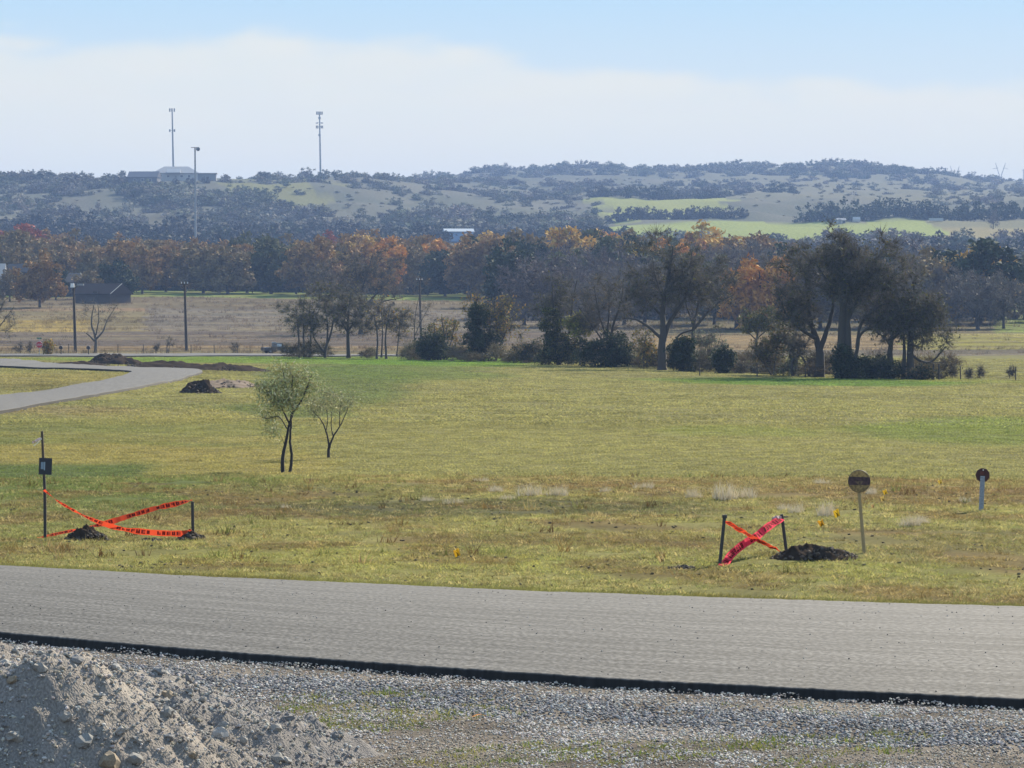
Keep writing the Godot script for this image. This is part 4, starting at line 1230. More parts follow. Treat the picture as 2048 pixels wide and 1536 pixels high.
	for k in 9000:
		var r := sqrt(rng.randf_range(330.0 * 330.0, 620.0 * 620.0))
		var t := rng.randf_range(-0.19, 0.19)
		var x := r * sin(t)
		var z := -r * cos(t)
		if n_a.get_noise_2d(x * 0.5, z * 2.4) < -0.05 or (r > 366.0 and r < 450.0 and rng.randf() < 0.75): continue
		var s := rng.randf_range(.5, 1.2)
		dx.append(Transform3D(Basis(Vector3.UP, rng.randf() * TAU).scaled(Vector3(s, s * .8, s)), Vector3(x, ground(x, z), z)))
		dc.append(land_colour(x, z).lerp(pick([A(112, 98, 92), A(146, 130, 116), A(94, 84, 80)]), 0.6))
	scatter("dry_weeds", "dead weeds standing over the dry field beyond the highway", "weeds", dw, M.grass, dx, dc)
	# straw clumps
	var protos := [blade_tuft(80, 0.20, 0.10, 0.32, 0.0055, 0.42), blade_tuft(70, 0.20, 0.10, 0.30, 0.0055, 0.55)]
	var list := [[1452, 1000, 78, 40, "largest pale straw clump on the brown rise left of the round marker"], [1505, 998, 60, 30, "pale straw clump just right of the largest straw clump"], [1392, 995, 40, 18, "low pale straw clump left of the largest straw clump"], [1600, 1024, 44, 22, "pale straw clump left of the round marker post"], [1655, 1030, 56, 34, "pale straw clump beside the yellow flag by the round marker"], [1572, 1018, 38, 16, "small straw clump at the left of the round marker group"], [1812, 1052, 52, 28, "pale straw clump between the two round markers"], [1848, 1047, 40, 20, "small straw clump leaning toward the white marker post"], [1062, 990, 56, 30, "pale straw clump on the rise in mid field"], [1112, 992, 50, 26, "straw clump right beside the mid-field one"], [992, 980, 42, 16, "low straw clump left of the mid-field clumps"], [1020, 998, 36, 16, "small straw clump below the mid-field rise"], [905, 1008, 32, 16, "low straw clump at the dark grass band"], [850, 1000, 30, 12, "faint straw clump at the left of the dark grass band"], [962, 972, 28, 12, "small straw clump on the crest above the dark grass band"], [1292, 978, 42, 14, "low straw clump on the crest left of the largest clump"], [1205, 985, 34, 12, "thin straw clump on the crest in mid field"], [1640, 972, 40, 14, "grey straw clump behind the round marker"], [1740, 985, 34, 14, "dry straw clump right of the round marker disc"], [1930, 1000, 30, 12, "thin straw clump left of the white marker post"], [560, 1012, 30, 10, "faint straw clump by the short left stake"]]
	for k in list.size():
		var q: Array = list[k]
		var v: float = q[1]
		var d := 3.12 * 6000.0 / (v - 560.0) if v > 973.0 else 47.0 + (973.0 - v) * 0.5
		var t := thing("straw_clump", q[4], "dry grass", spot(q[0], d), rng.randf() * TAU, "straw clumps in the near field")
		for j in 3:
			var o := obj("stems", protos[(k + j) % 2], M.straw, t)
			var sx: float = q[2] * d / 6000.0 / 0.5
			var sy: float = q[3] * d / 6000.0 / 0.3
			o.position = Vector3(rng.randf_range(-0.12, 0.12) * sx, 0, rng.randf_range(-0.1, 0.1))
			o.rotation.y = rng.randf() * TAU
			o.scale = Vector3(sx, sy * rng.randf_range(0.9, 1.5), sx) * 0.8

# ---------------------------------------------------------------- foreground heap and gravel
func pile_h(x: float, z: float) -> float:
	var d := -z
	var a := Vector2(x + 3.50, (d - 19.25) * 1.6).length()
	var b := Vector2(x + 3.02, (d - 17.35) * 1.55).length()
	var e := Vector2(x + 4.9, (d - 17.9) * 1.3).length()
	var ha := minf(0.66, (2.62 - a) * 0.37) - 0.08 * smoothstep(0.9, 0.0, a)
	var hb := minf(0.86, (1.80 - b) * 0.66) - 0.06 * smoothstep(0.5, 0.0, b)
	var he := minf(0.88, (2.3 - e) * 0.55)
	var h := maxf(maxf(ha, hb), he)
	if h > -0.3:
		h += n_c.get_noise_2d(x * 30.0, z * 30.0) * 0.10 + n_c.get_noise_2d(x * 110.0, z * 110.0) * 0.04 + n_c.get_noise_2d(x * 300.0, z * 300.0) * 0.034
	return h

func build_heap() -> void:
	var t := thing("gravel_heap", "large heap of crushed stone and grey dirt in the lower left corner", "gravel heap", Vector3(-3.4, -0.09, -18.2))
	var st := SurfaceTool.new()
	st.begin(Mesh.PRIMITIVE_TRIANGLES)
	var nx := 190
	var nz := 150
	for j in nz:
		for i in nx:
			var x := -7.4 + 6.6 * i / (nx - 1)
			var z := -15.2 - 6.6 * j / (nz - 1)
			var h := pile_h(x, z)
			var k := 1.0 + 0.22 * n_c.get_noise_2d(x * 60.0, z * 60.0)
			var c := A(168, 159, 149).lerp(A(146, 142, 140), clampf(0.5 + n_c.get_noise_2d(x * 12.0, z * 12.0), 0.0, 1.0))
			st.set_color(Color(c.r * k, c.g * k, c.b * k))
			st.set_uv(Vector2(x, z))
			st.add_vertex(Vector3(x, maxf(h, -0.12) - 0.02, z) - t.position + Vector3(0, -0.07, 0))
	for j in nz - 1:
		for i in nx - 1:
			var a := j * nx + i
			for q in [a, a + nx, a + 1, a + 1, a + nx, a + nx + 1]: st.add_index(q)
	st.generate_normals()
	obj("dirt", st.commit(), M.dirt, t)
	var cols := [L(.33, .31, .28), L(.27, .26, .25), L(.31, .27, .21), L(.42, .40, .37), L(.20, .195, .19), L(.26, .23, .20)]
	# the stones one can pick out: bearing, distance, half size
	var big := [[165, 16.75, .058, 3], [215, 16.70, .078, 2], [335, 19.0, .052, 2], [95, 17.6, .06, 1], [165, 17.75, .065, 0], [215, 17.7, .05, 4], [25, 16.7, .05, 0], [52, 16.4, .042, 3], [345, 16.6, .05, 0], [300, 16.4, .038, 3], [50, 17.3, .045, 5], [150, 17.25, .04, 1], [330, 17.3, .045, 3], [20, 17.0, .04, 2], [580, 18.3, .05, 1], [480, 18.6, .04, 0], [270, 16.9, .035, 3], [120, 16.2, .045, 2]]
	for k in 230: big.append([rng.randf_range(-40, 700), rng.randf_range(16.2, 20.2), 0.016 + 0.036 * pow(rng.randf(), 2.0), rng.randi() % 6])
	for q in big:
		var p := spot(q[0], q[1])
		var h := pile_h(p.x, p.z)
		if h < 0.0: continue
		var o := obj("stone", M.rocks[1 + rng.randi() % 4], M.stone_tints[q[3]], t)
		o.position = Vector3(p.x, h - 0.09 + q[2] * 0.02, p.z) - t.position
		o.rotation = Vector3(rng.randf_range(-0.5, 0.5), rng.randf() * TAU, rng.randf_range(-0.5, 0.5))
		o.scale = Vector3.ONE * q[2]
	for j in 2:
		var xf := []
		var cl := PackedColorArray()
		for k in 14000:
			var p := spot(rng.randf_range(-80, 720), rng.randf_range(15.6, 21.2))
			var h := pile_h(p.x, p.z)
			if h < -0.02: continue
			var s := 0.003 + 0.014 * pow(rng.randf(), 2.6)
			xf.append(Transform3D(Basis(rand_dir(), rng.randf() * TAU).scaled(Vector3.ONE * s), Vector3(p.x, h - 0.088, p.z) - t.position))
			cl.append(pick(cols))
		scatter("pebbles", "", "", M.rocks[5 + j], M.stone, xf, cl, t)

func build_gravel() -> void:
	var light := [L(.48, .45, .40), L(.38, .35, .31), L(.36, .31, .26), L(.56, .53, .49), L(.20, .185, .17), L(.42, .35, .30)]
	var blue := [L(.15, .15, .155), L(.10, .10, .11), L(.20, .20, .205), L(.36, .35, .34), L(.06, .06, .065), L(.25, .23, .22)]
	var tan := [L(.30, .25, .19), L(.22, .18, .14), L(.42, .37, .30), L(.13, .11, .09), L(.34, .28, .21)]
	for j in 3:
		var xf := []
		var cl := PackedColorArray()
		for k in 62000:
			var d := rng.randf_range(17.8, 26.4)
			var x := rng.randf_range(-0.185, 0.185) * d
			var t := road_near(x) - d
			if t < 0.02 or pile_h(x, -d) > 0.03: continue
			var w := n_a.get_noise_2d(x * 4.0, d * 4.0)
			var band := smoothstep(0.55, 1.0, t + w * 0.5) * smoothstep(2.3, 1.7, t + w * 0.6 - 0.08 * x)
			var bare := n_a.get_noise_2d(x * 14.0 + 40.0, d * 14.0)
			var fine := t > 2.0 + w and bare > -0.02
			var s := 0.004 + 0.010 * pow(rng.randf(), 1.8) + band * 0.006 * rng.randf()
			if fine: s *= 0.8
			if rng.randf() < 0.6 * smoothstep(0.05, 0.45, n_c.get_noise_2d(x * 60.0, d * 60.0) + 0.15): continue
			var lift := maxf(0.0, 0.16 - t) * 0.25 * (0.5 + n_c.get_noise_2d(x * 50.0, 9.0))
			xf.append(Transform3D(Basis(rand_dir(), rng.randf() * TAU).scaled(Vector3(s, s * 0.8, s)), Vector3(x, ground(x, -d) + s * 0.35 + lift, -d)))
			cl.append(pick(tan if fine and rng.randf() < 0.75 else (blue if rng.randf() < band * 0.8 + 0.1 else light)))
		scatter("gravel", "loose mixed gravel strewn along the near edge of the asphalt", "gravel", M.rocks[5 + j], M.stone, xf, cl)
	# low weeds in the gravel
	var wm := blade_tuft(14, 0.06, 0.01, 0.05, 0.006, 1.3)
	var wx := []
	var wc := PackedColorArray()
	for k in 9000:
		var d := rng.randf_range(18.2, 22.5)
		var x := rng.randf_range(-2.4, 4.0)
		var t := road_near(x) - d
		if t < 0.5 or pile_h(x, -d) > -0.02: continue
		var g := n_a.get_noise_2d(x * 9.0 + 11.0, d * 12.0)
		if g < 0.22 - 0.16 * smoothstep(1.2, 2.6, t): continue
		if rng.randf() < 0.55: continue
		var s := rng.randf_range(0.4, 1.2)
		wx.append(Transform3D(Basis(Vector3.UP, rng.randf() * TAU).scaled(Vector3(s, s, s)), Vector3(x, ground(x, -d), -d)))
		wc.append(pick([A(128, 140, 66), A(150, 148, 84), A(106, 124, 58)]))
	scatter("gravel_weeds", "low green weeds growing through the roadside gravel", "weeds", wm, M.grass, wx, wc)
	var lf := thing("fallen_leaf", "curled orange leaf lying on the dark gravel in front of the lane", "leaf", spot(958, 20.9, 0.02), 0.4)
	var g := Geo.new()
	for k in 6:
		var a := -0.05 + k * 0.0166
		g.quad(Vector3(a, 0.018 * sin(k * 0.5), -0.022), Vector3(a, 0.014 * sin(k * 0.5) + 0.006, 0.022), Vector3(a + 0.0166, 0.014 * sin(k * 0.5 + 0.5) + 0.006, 0.022), Vector3(a + 0.0166, 0.018 * sin(k * 0.5 + 0.5), -0.022), L(.42, .19, .05))
	obj("blade", g.mesh(), M.leaf, lf)

# ---------------------------------------------------------------- stakes, tape, markers, flags
func ribbon(pts: Array, wid: float, twist: Array) -> ArrayMesh:
	var g := Geo.new()
	g.use_uv = true
	var m := pts.size()
	var prev := []
	var run := 0.0
	var steps := (m - 1) * 14
	for k in steps + 1:
		var f := float(k) / 14.0
		var j := mini(int(f), m - 2)
		var t := f - j
		var p: Vector3 = pts[j].cubic_interpolate(pts[j + 1], pts[maxi(j - 1, 0)], pts[mini(j + 2, m - 1)], t)
		var dir: Vector3 = (pts[j + 1] - pts[j]).normalized()
		var tw := lerpf(twist[j], twist[j + 1], t) + 0.55 * n_c.get_noise_2d(k * 2.6, p.x * 20.0)
		var upv := dir.cross(Vector3(0, 0, 1)).normalized()
		if upv.y < 0.0: upv = -upv
		var s := upv.rotated(dir, tw) * wid * 0.5
		p += Vector3(0, 0, 0.004 * sin(k * 0.5))
		if prev.size() == 4: run += p.distance_to(prev[2])
		var now := [p - s, p + s, p, run]
		if prev.size() > 0:
			g.quad(prev[0], prev[1], now[1], now[0], Color.WHITE)
			for q in [[prev[3], 1.0], [prev[3], 0.0], [now[3], 0.0], [now[3], 1.0]]: g.uv.append(Vector2(q[0] / 0.95, q[1]))
		prev = now
	return g.mesh()

func tape_material(base: Color) -> StandardMaterial3D:
	# bold dark lettering, too worn to be read, between two clear margins
	var im := Image.create(512, 64, false, Image.FORMAT_RGBA8)
	im.fill(base.linear_to_srgb())
	var dark := L(0.10, 0.012, 0.012).linear_to_srgb()
	var x := 22
	var r := RandomNumberGenerator.new()
	r.seed = 77
	for k in 12:
		if k == 7: x += 40
		var w := r.randi_range(20, 28)
		im.fill_rect(Rect2i(x, 12, 10, 40), dark)
		if k % 3 != 1: im.fill_rect(Rect2i(x, 12, w, 10), dark)
		if k % 2 == 0: im.fill_rect(Rect2i(x + w - 10, 12, 10, 40), dark)
		if k % 4 != 2: im.fill_rect(Rect2i(x, 28, w, 9), dark)
		if k % 5 != 3: im.fill_rect(Rect2i(x, 42, w, 10), dark)
		x += w + 8
	var m := mat(Color.WHITE, 0.85, false)
	m.metallic_specular = 0.15
	m.albedo_texture = ImageTexture.create_from_image(im)
	m.backlight_enabled = true
	m.backlight = Color(0.85, 0.85, 0.85)
	m.cull_mode = BaseMaterial3D.CULL_DISABLED
	return m

func build_stakes() -> void:
	var red := tape_material(L(0.72, 0.085, 0.035))
	var pink := tape_material(L(0.72, 0.045, 0.09))
	var wood := mat(L(.085, .066, .05), 0.9)
	var steel := mat(L(.035, .035, .038), 0.6)
	# left pair
	var d := 35.9
	var k := d / 6000.0
	var t := thing("survey_stake", "tall thin stake with a dark square sign and pale ribbon left of the tape", "stake", spot(88, d))
	var lg := Geo.new()
	lg.tube(PackedVector3Array([Vector3(0, -.03, 0), Vector3(.0, .3, 0), Vector3(-.001, .55, 0), Vector3(-.008, .74, 0)]), PackedFloat32Array([.019, .019, .018, .018]), 6, Color.WHITE, true)
	obj("lath", lg.mesh(), steel, t)
	var ug := Geo.new()
	ug.tube(PackedVector3Array([Vector3(-.006, .70, -.006), Vector3(-.014, .86, -.006), Vector3(-.022, 1.05, -.006), Vector3(-.031, 1.285, -.006)]), PackedFloat32Array([.0165, .0165, .016, .0155]), 6, Color.WHITE, true)
	obj("upper_lath", ug.mesh(), wood, t)
	var sg := obj("sign_plate", bx(Vector3(.155, .20, .006), Vector3(-.03, .865, .016)), mat(L(.02, .026, .04), 0.45), t)
	sg.rotation = Vector3(0, 0.1, -0.045)
	var mk := obj("sign_mark", bx(Vector3(.034, .085, .003), Vector3(-.067, .872, .0215)), mat(L(.19, .27, .36), 0.6), t)
	mk.rotation = sg.rotation
	var mk2 := obj("sign_mark", bx(Vector3(.012, .10, .003), Vector3(-.040, .868, .0215)), mat(L(.28, .38, .47), 0.6), t)
	mk2.rotation = sg.rotation
	obj("ribbon", ribbon([Vector3(-.03, 1.20, 0), Vector3(-.07, 1.19, .01), Vector3(-.11, 1.165, .02), Vector3(-.145, 1.15, .01)], .03, [0.2, 0.5, -0.3, 0.4]), mat(L(.72, .52, .46), 0.6), t)
	obj("ribbon", ribbon([Vector3(-.03, 1.20, .005), Vector3(-.08, 1.15, .012), Vector3(-.13, 1.11, .005)], .016, [0.2, 0.9, 0.4]), mat(L(.66, .60, .40), 0.6), t)
	t = thing("short_stake", "short dark stake at the right end of the left orange tape", "stake", spot(384.5, 36.2))
	obj("lath", bx(Vector3(.034, .45, .02), Vector3(0, .22, 0)), steel, t).rotation.z = 0.012
	var P := func(rows: Array, d0: float, d1: float) -> Array:
		var o := []
		for q in rows.size():
			o.append(above(rows[q][0], rows[q][1], lerpf(d0, d1, float(q) / (rows.size() - 1))))
		return o
	tag(obj("caution_tape", ribbon(P.call([[88, 980], [120, 1005], [165, 1030], [200, 1045], [236, 1056], [280, 1063], [341, 1067], [383, 1066]], 35.8, 36.1), .078, [1.35, 1.15, 0.9, 0.8, 0.95, 0.35, 0.1, 0.15]), red), "orange-red tape sagging from the tall stake to the foot of the short stake", "tape", "tapes crossed between the left stakes")
	tag(obj("caution_tape", ribbon(P.call([[384, 1000], [350, 1008], [313, 1016], [262, 1031], [213, 1046], [165, 1057], [116, 1067], [74, 1077]], 36.25, 35.95), .078, [1.2, 0.95, 0.7, 1.1, 0.8, 1.25, 1.3, 1.0]), red), "orange-red tape rising from the ground at left to the top of the short stake", "tape", "tapes crossed between the left stakes")
	# right pair
	var a := spot(1440, 32.3)
	t = thing("leaning_stake", "dark stake leaning right at the left end of the pink tape cross", "stake", a)
	obj("post", rod(Vector3(0, -.02, 0), Vector3(.055, .525, -.02), .020, .019), steel, t)
	obj("stake_cap", bx(Vector3(.05, .035, .04), Vector3(.056, .53, -.02)), steel, t)
	var b := spot(1575, 33.9)
	t = thing("leaning_stake", "dark stake leaning left beside the soil mound at the pink tape cross", "stake", b)
	obj("post", rod(Vector3(0, -.02, 0), Vector3(-.06, .44, 0), .020, .019), steel, t)
	tag(obj("caution_tape", ribbon(P.call([[1452, 1042], [1475, 1057], [1494, 1068], [1508, 1076], [1527, 1086], [1547, 1096], [1571, 1108]], 32.35, 33.95), .072, [0.95, 0.75, 0.85, 1.0, 0.7, 0.85, 1.2]), red), "dark red tape running down right across the pink tape", "tape", "tapes crossed between the right stakes")
	tag(obj("caution_tape", ribbon(P.call([[1563, 1037], [1537, 1053], [1514, 1072], [1488, 1088], [1464, 1108], [1453, 1123], [1443, 1133]], 33.8, 32.2), .088, [0.7, 0.25, 0.2, 0.1, 0.1, 0.4, 1.3]), pink), "bright pink tape running down left between the leaning stakes", "tape", "tapes crossed between the right stakes")
	tag(obj("tape_tail", ribbon(P.call([[1563, 1036], [1556, 1034], [1549, 1036], [1543, 1039]], 33.8, 33.75), .04, [0.2, 0.6, 0.2, -0.3]), mat(L(.5, .33, .30), 0.5)), "pale loose tape end knotted at the top of the right leaning stake", "tape")
	# round marker
	t = thing("round_marker", "dark round sign with a band on a leaning olive wooden post", "marker", spot(1731, 33.8))
	obj("post", rod(Vector3(0, -.03, 0), Vector3(-.066, .71, .0), .0215, .0195, Color.WHITE, 7), mat(L(.34, .26, .14), 0.9), t)
	var im := Image.create(128, 128, false, Image.FORMAT_RGBA8)
	for y in 128:
		for x in 128:
			var c := L(.30, .20, .075)
			var e := n_c.get_noise_2d(x * 2.0, y * 2.0)
			if y > 36 + x * 0.03 and y < 86: c = L(.055, .028, .035)
			elif y >= 86: c = L(.22, .15, .06)
			if y > 62 and y < 92 and absf(x - 64.0) < (92 - y) * 0.9 and absf(x - 64.0) > 0: c = c.lerp(L(.24, .18, .08), 0.35)
			c = c * (1.0 + e * 0.7)
			c.a = 1.0
			im.set_pixel(x, y, c.linear_to_srgb())
	var dm := mat(Color.WHITE, 0.6, false)
	dm.albedo_texture = ImageTexture.create_from_image(im)
	obj("disc", disc(.122, .012, 28), dm, t).position = Vector3(-.067, .815, .026)
	obj("disc_rim", ring(.122, .006), mat(L(.05, .04, .03), 0.5), t).position = Vector3(-.067, .815, .026)
	# white marker
	t = thing("white_marker", "pale blue-white marker post with a dark red disc behind its top", "marker", spot(1963, 40.3))
	obj("post", bx(Vector3(.062, .48, .012), Vector3(.008, .235, 0)), M.pale_post, t).rotation.z = -0.035
	obj("disc", disc(.098, .01, 9), mat(L(.05, .012, .014), 0.5), t).position = Vector3(.028, .485, -.012)
	obj("reflector", bx(Vector3(.05, .045, .004), Vector3(.016, .515, .0)), mat(L(.10, .022, .022), 0.35), t)
	obj("bolt", rod(Vector3(.034, .556, -.008), Vector3(.034, .556, .012), .009, .008), mat(L(.7, .66, .6), 0.4), t)
	# pin flags
	var yel := L(.88, .60, .05)
	var flags := [[1680, 1022, 1.3, yel, "bright yellow pin flag left of the round marker post"], [1648, 1045, 1.1, L(.85, .45, .04), "orange-yellow pin flag lowest by the round marker post"], [1775, 980, .9, yel, "upper of two yellow flags right of the round marker disc"], [1770, 998, .9, L(.78, .58, .2), "lower of two pale yellow flags right of the round marker disc"], [1885, 957, .9, L(.85, .64, .14), "yellow flag nearest left of the white marker disc"], [1928, 941, .7, L(.8, .72, .36), "farthest pale yellow flag above the white marker"], [1749, 1013, .6, L(.76, .5, .25), "tiny orange flag between the round marker post and the flags"], [919, 1108, 1.1, L(.85, .52, .04), "yellow pin flag alone in the mid verge"], [1328, 1122, 1.0, L(.78, .62, .3), "pale yellow and white pin flag left of the tape cross"]]
	for q in flags:
		var vb: float = q[1] + 26.0
		var dd := 3.12 * 6000.0 / (vb - 560.0)
		var at := spot(q[0], dd)
		var fk := dd / 6000.0
		t = thing("pin_flag", q[4], "flag", at, rng.randf_range(-0.5, 0.5), "yellow pin flags in the verge")
		var hh := 30.0 * fk
		obj("wire", rod(Vector3(0, -.02, 0), Vector3(.004, hh, 0), .0016, .0014, L(.3, .3, .3), 4), steel, t)
		var s: float = q[2] * 0.05
		obj("flag", ribbon([Vector3(0, hh - s * .6, 0), Vector3(-s * .5, hh - s * .75, .01), Vector3(-s * 1.1, hh - s * 1.1, .0)], s * 1.5, [0.1, -0.35, 0.5]), flag_mat(q[3]), t)
	# soil
	var earth := [L(.055, .043, .034), L(.036, .029, .025), L(.085, .065, .048)]
	for q in [[172, 35.7, .56, .5, .125, "dark soil mound under the left orange tape"], [381, 36.1, .36, .4, .075, "small soil heap at the foot of the short left stake"], [1632, 33.2, 1.04, .75, .13, "long dark soil mound right of the pink tape cross"], [300, 35.9, .34, .3, .02, "thin scrape of bare soil under the left tape"], [1365, 32.0, .34, .16, .018, "small scrape of dark soil by the pale pin flag"]]:
		var at := spot(q[0], q[1])
		t = thing("soil_mound", q[5], "soil mound", at)
		obj("earth", heap(at, q[2], q[3], q[4] * 1.15, q[0] * 0.1, 0.6), M.soil, t)
		clods(at, q[2], q[3], q[4], int(420 * q[2]), .008, .034, earth, t)
	# the larger banks of earth along the side street
	for q in [[228, 236, 4.4, 4.5, .62, "dark earth heap on the bank beside the side street"], [400, 152, 1.9, 2.2, .5, "dark earth heap on the grass before the street corner"], [450, 163, 3.4, 7.0, .26, "brown earth spread behind the heap before the street corner"], [340, 218, 7.5, 6.0, .34, "long dark bank of turned earth behind the street corner"], [450, 211, 6.2, 7.0, .36, "right end of the dark bank of turned earth"], [150, 226, 6.0, 5.0, .2, "low brown bank of earth at the bend of the street"]]:
		var at := spot(q[0], q[1])
		t = thing("earth_bank", q[5], "earth bank", at)
		obj("earth", heap(at, q[2], q[3], q[4] * 1.15, q[0] * 0.1, 0.55), M.soil if not String(q[5]).contains("brown earth") else M.brown_soil, t)
		clods(at, q[2], q[3], q[4], 200, .03, .12, earth, t)

func flag_mat(c: Color) -> StandardMaterial3D:
	var m := mat(c * 0.75, 0.8, true)
	m.metallic_specular = 0.15
	m.backlight_enabled = true
	m.backlight = Color(0.8, 0.8, 0.8)
	m.cull_mode = BaseMaterial3D.CULL_DISABLED
	return m

func ring(r: float, w: float) -> ArrayMesh:
	var pts := PackedVector3Array()
	var rad := PackedFloat32Array()
	for k in 29:
		pts.append(Vector3(cos(TAU * k / 28.0) * r, sin(TAU * k / 28.0) * r, 0))
		rad.append(w)
	var g := Geo.new()
	g.tube(pts, rad, 5, Color.WHITE)
	return g.mesh()

# ---------------------------------------------------------------- poles, signs, fences
func build_poles() -> void:
	var wood := mat(L(.06, .05, .043), 0.9)
	var metal := mat(L(.26, .27, .28), 0.5)
	var white := mat(L(.75, .76, .78), 0.4)
	for q in [[151, 338.0, 7.4, "utility pole with a white lamp left of the bare vase-shaped tree", true], [373, 350.0, 8.0, "plain utility pole standing by the highway right of the dry field", false], [842, 405.0, 8.2, "utility pole behind the hedgerow left of the gold bush", false]]:
		var t := thing("utility_pole", q[3], "utility pole", spot(q[0], q[1]), 0.0, "utility poles along the valley")
		var h: float = q[2]
		obj("pole", rod(Vector3(0, -.2, 0), Vector3(-.2, h, 0), .19, .12), wood, t)
		if q[4]:
			obj("lamp_arm", rod(Vector3(-.2, h - .1, 0), Vector3(.35, h + .25, .3), .05, .04), metal, t)
			obj("lamp_head", bx(Vector3(.75, .2, .3), Vector3(.62, h + .27, .35)), metal, t)
			obj("lamp_globe", rod(Vector3(-.3, h - .05, .15), Vector3(-.3, h + .42, .15), .24, .2), white, t)
		else:
			obj("crossarm", bx(Vector3(.9, .12, .1), Vector3(-.2, h - .25, .1)), wood, t)
			for s in [-.36, 0.0, .36]: obj("insulator", rod(Vector3(-.2 + s, h - .18, .1), Vector3(-.2 + s, h + .02, .1), .05, .04), white, t)
	# mast with a lamp bar that stands in the valley
	var t := thing("lamp_mast", "tall grey lamp mast with a short bar, its foot behind the tree belt", "mast", spot(392, 1010))
	var top := above(392, 295, 1010).y - t.position.y
	obj("pole", rod(Vector3(0, -.5, 0), Vector3(-.1, top, 0), .42, .26), metal, t)
	obj("lamp_bar", bx(Vector3(2.3, .22, .25), Vector3(-.35, top, 0)), mat(L(.30, .20, .18), .6), t)
	obj("lamp_head", rod(Vector3(.95, top - .55, -.3), Vector3(.95, top - .55, .4), .55, .7, Color.WHITE, 10), mat(L(.10, .11, .12), .5), t)
	obj("lamp_bracket", bx(Vector3(.25, .5, .2), Vector3(.9, top - .2, 0)), metal, t)
	# two tall antenna masts on the left hill
	for q in [[348.5, 1660.0, 219.0, 346.0, "tall slim antenna mast behind the big hilltop house", 0], [642.0, 1770.0, 225.0, 640.0, "antenna mast with three antenna clusters on the ridge right of the house", 1]]:
		var at := spot(q[0], q[1])
		t = thing("antenna_mast", q[4], "antenna mast", at)
		var h := above(q[2 + 1], q[2], q[1]).y - at.y
		var lean: float = (q[3] - q[0]) * q[1] / 6000.0
		obj("pole", rod(Vector3(0, -2, 0), Vector3(lean, h, 0), .62, .36, Color.WHITE, 10), metal, t)
		var dark := mat(L(.20, .20, .22), .6)
		var px: float = q[1] / 6000.0
		if q[5] == 0:
			for s in [-1.6, -.4, .9]: obj("antenna_panel", bx(Vector3(.7, 1.9, .4), Vector3(lean + s + .3, h - .3, .4 - absf(s) * .4)), dark, t)
			for s in [-1.5, 1.1]: obj("antenna_panel", bx(Vector3(.8, 1.4, .4), Vector3(lean * .7 + s, h - 42 * px, .3)), dark, t)
			obj("antenna_arm", bx(Vector3(3.0, .16, .16), Vector3(lean * .7 - .1, h - 42 * px, 0)), metal, t)
		else:
			for s in [-1.6, -.8, 0.0, .8, 1.6]: obj("antenna_panel", bx(Vector3(.6, 1.9, .3), Vector3(lean + s, h - .4, .4)), dark, t)
			for s in [-1.8, -1.0, 1.0, 1.8]: obj("antenna_panel", bx(Vector3(.6, 1.7, .3), Vector3(lean + s, h - 29 * px, .3)), dark, t)
			for s in [-1.5, 1.4]: obj("antenna_panel", bx(Vector3(1.3, .6, .3), Vector3(lean + s, h - 21 * px, .3)), dark, t)
			for s in [20.5, 28.5]: obj("antenna_arm", bx(Vector3(4.4, .2, .2), Vector3(lean, h - s * px, 0)), metal, t)
			for s in [11.0, 45.0]: obj("antenna_collar", rod(Vector3(lean, h - (s + 2) * px, 0), Vector3(lean, h - (s - 2) * px, 0), .75, .75), metal, t)
	# power line towers beyond the right shoulder of the hill
	for q in [[1908, 3150.0, 332.0, 9.0, "left one of two v-topped power line towers on the right horizon"], [1999, 3120.0, 326.0, 10.0, "right one of two v-topped power line towers on the right horizon"]]:
		var at := spot(q[0], q[1])
		t = thing("power_tower", q[4], "power tower", at, 0.0, "power line towers on the horizon")
		var h := above(q[0], q[2], q[1]).y - at.y
		var w: float = q[3] * q[1] / 6000.0
		for s in [-1, 1]:
			obj("leg", rod(Vector3(s * 3.2, -1, 0), Vector3(s * 1.0, h * .55, 0), .4, .3, Color.WHITE, 4), metal, t)
			obj("upper_arm", rod(Vector3(s * .8, h * .55, 0), Vector3(s * w, h, 0), .42, .3, Color.WHITE, 4), metal, t)
			obj("side_arm", rod(Vector3(s * w * .5, h * .83, 0), Vector3(s * w * 1.55, h * .80, 0), .3, .2, Color.WHITE, 4), metal, t)
		obj("brace", rod(Vector3(-2, h * .3, 0), Vector3(2, h * .3, 0), .25, .25, Color.WHITE, 4), metal, t)
	for q in [[1948, 3000.0, 342.0, "single power pole between the two v-topped towers"], [2045, 3000.0, 338.0, "single power pole at the right end of the horizon"]]:
		var at := spot(q[0], q[1])
		t = thing("power_pole", q[3], "power pole", at)
		var h := above(q[0], q[2], q[1]).y - at.y
		obj("pole", rod(Vector3(0, -1, 0), Vector3(0, h, 0), .5, .35, Color.WHITE, 6), metal, t)
		obj("crossarm", bx(Vector3(3.4, .5, .4), Vector3(0, h - 1.2, 0)), metal, t)
	# stop sign at the street mouth
	t = thing("stop_sign", "red octagonal stop sign with a street name blade at the left roadside", "sign", spot(78.5, 318))
	obj("post", rod(Vector3(0, -.1, 0), Vector3(0, 1.95, 0), .035, .035), metal, t)
	obj("sign_face", disc(.37, .02, 8), mat(L(.45, .02, .025), .5), t).position = Vector3(0, 1.25, .05)
	obj("sign_border", ring8(.36, .02), white, t).position = Vector3(0, 1.25, .062)
	var tm := TextMesh.new()
	var f := SystemFont.new()
	f.font_names = PackedStringArray(["Droid Sans"])
	tm.font = f
	tm.text = "STOP"
	tm.font_size = 32
	tm.pixel_size = .0075
	tm.depth = .006
	obj("lettering", tm, white, t).position = Vector3(0, 1.25, .068)
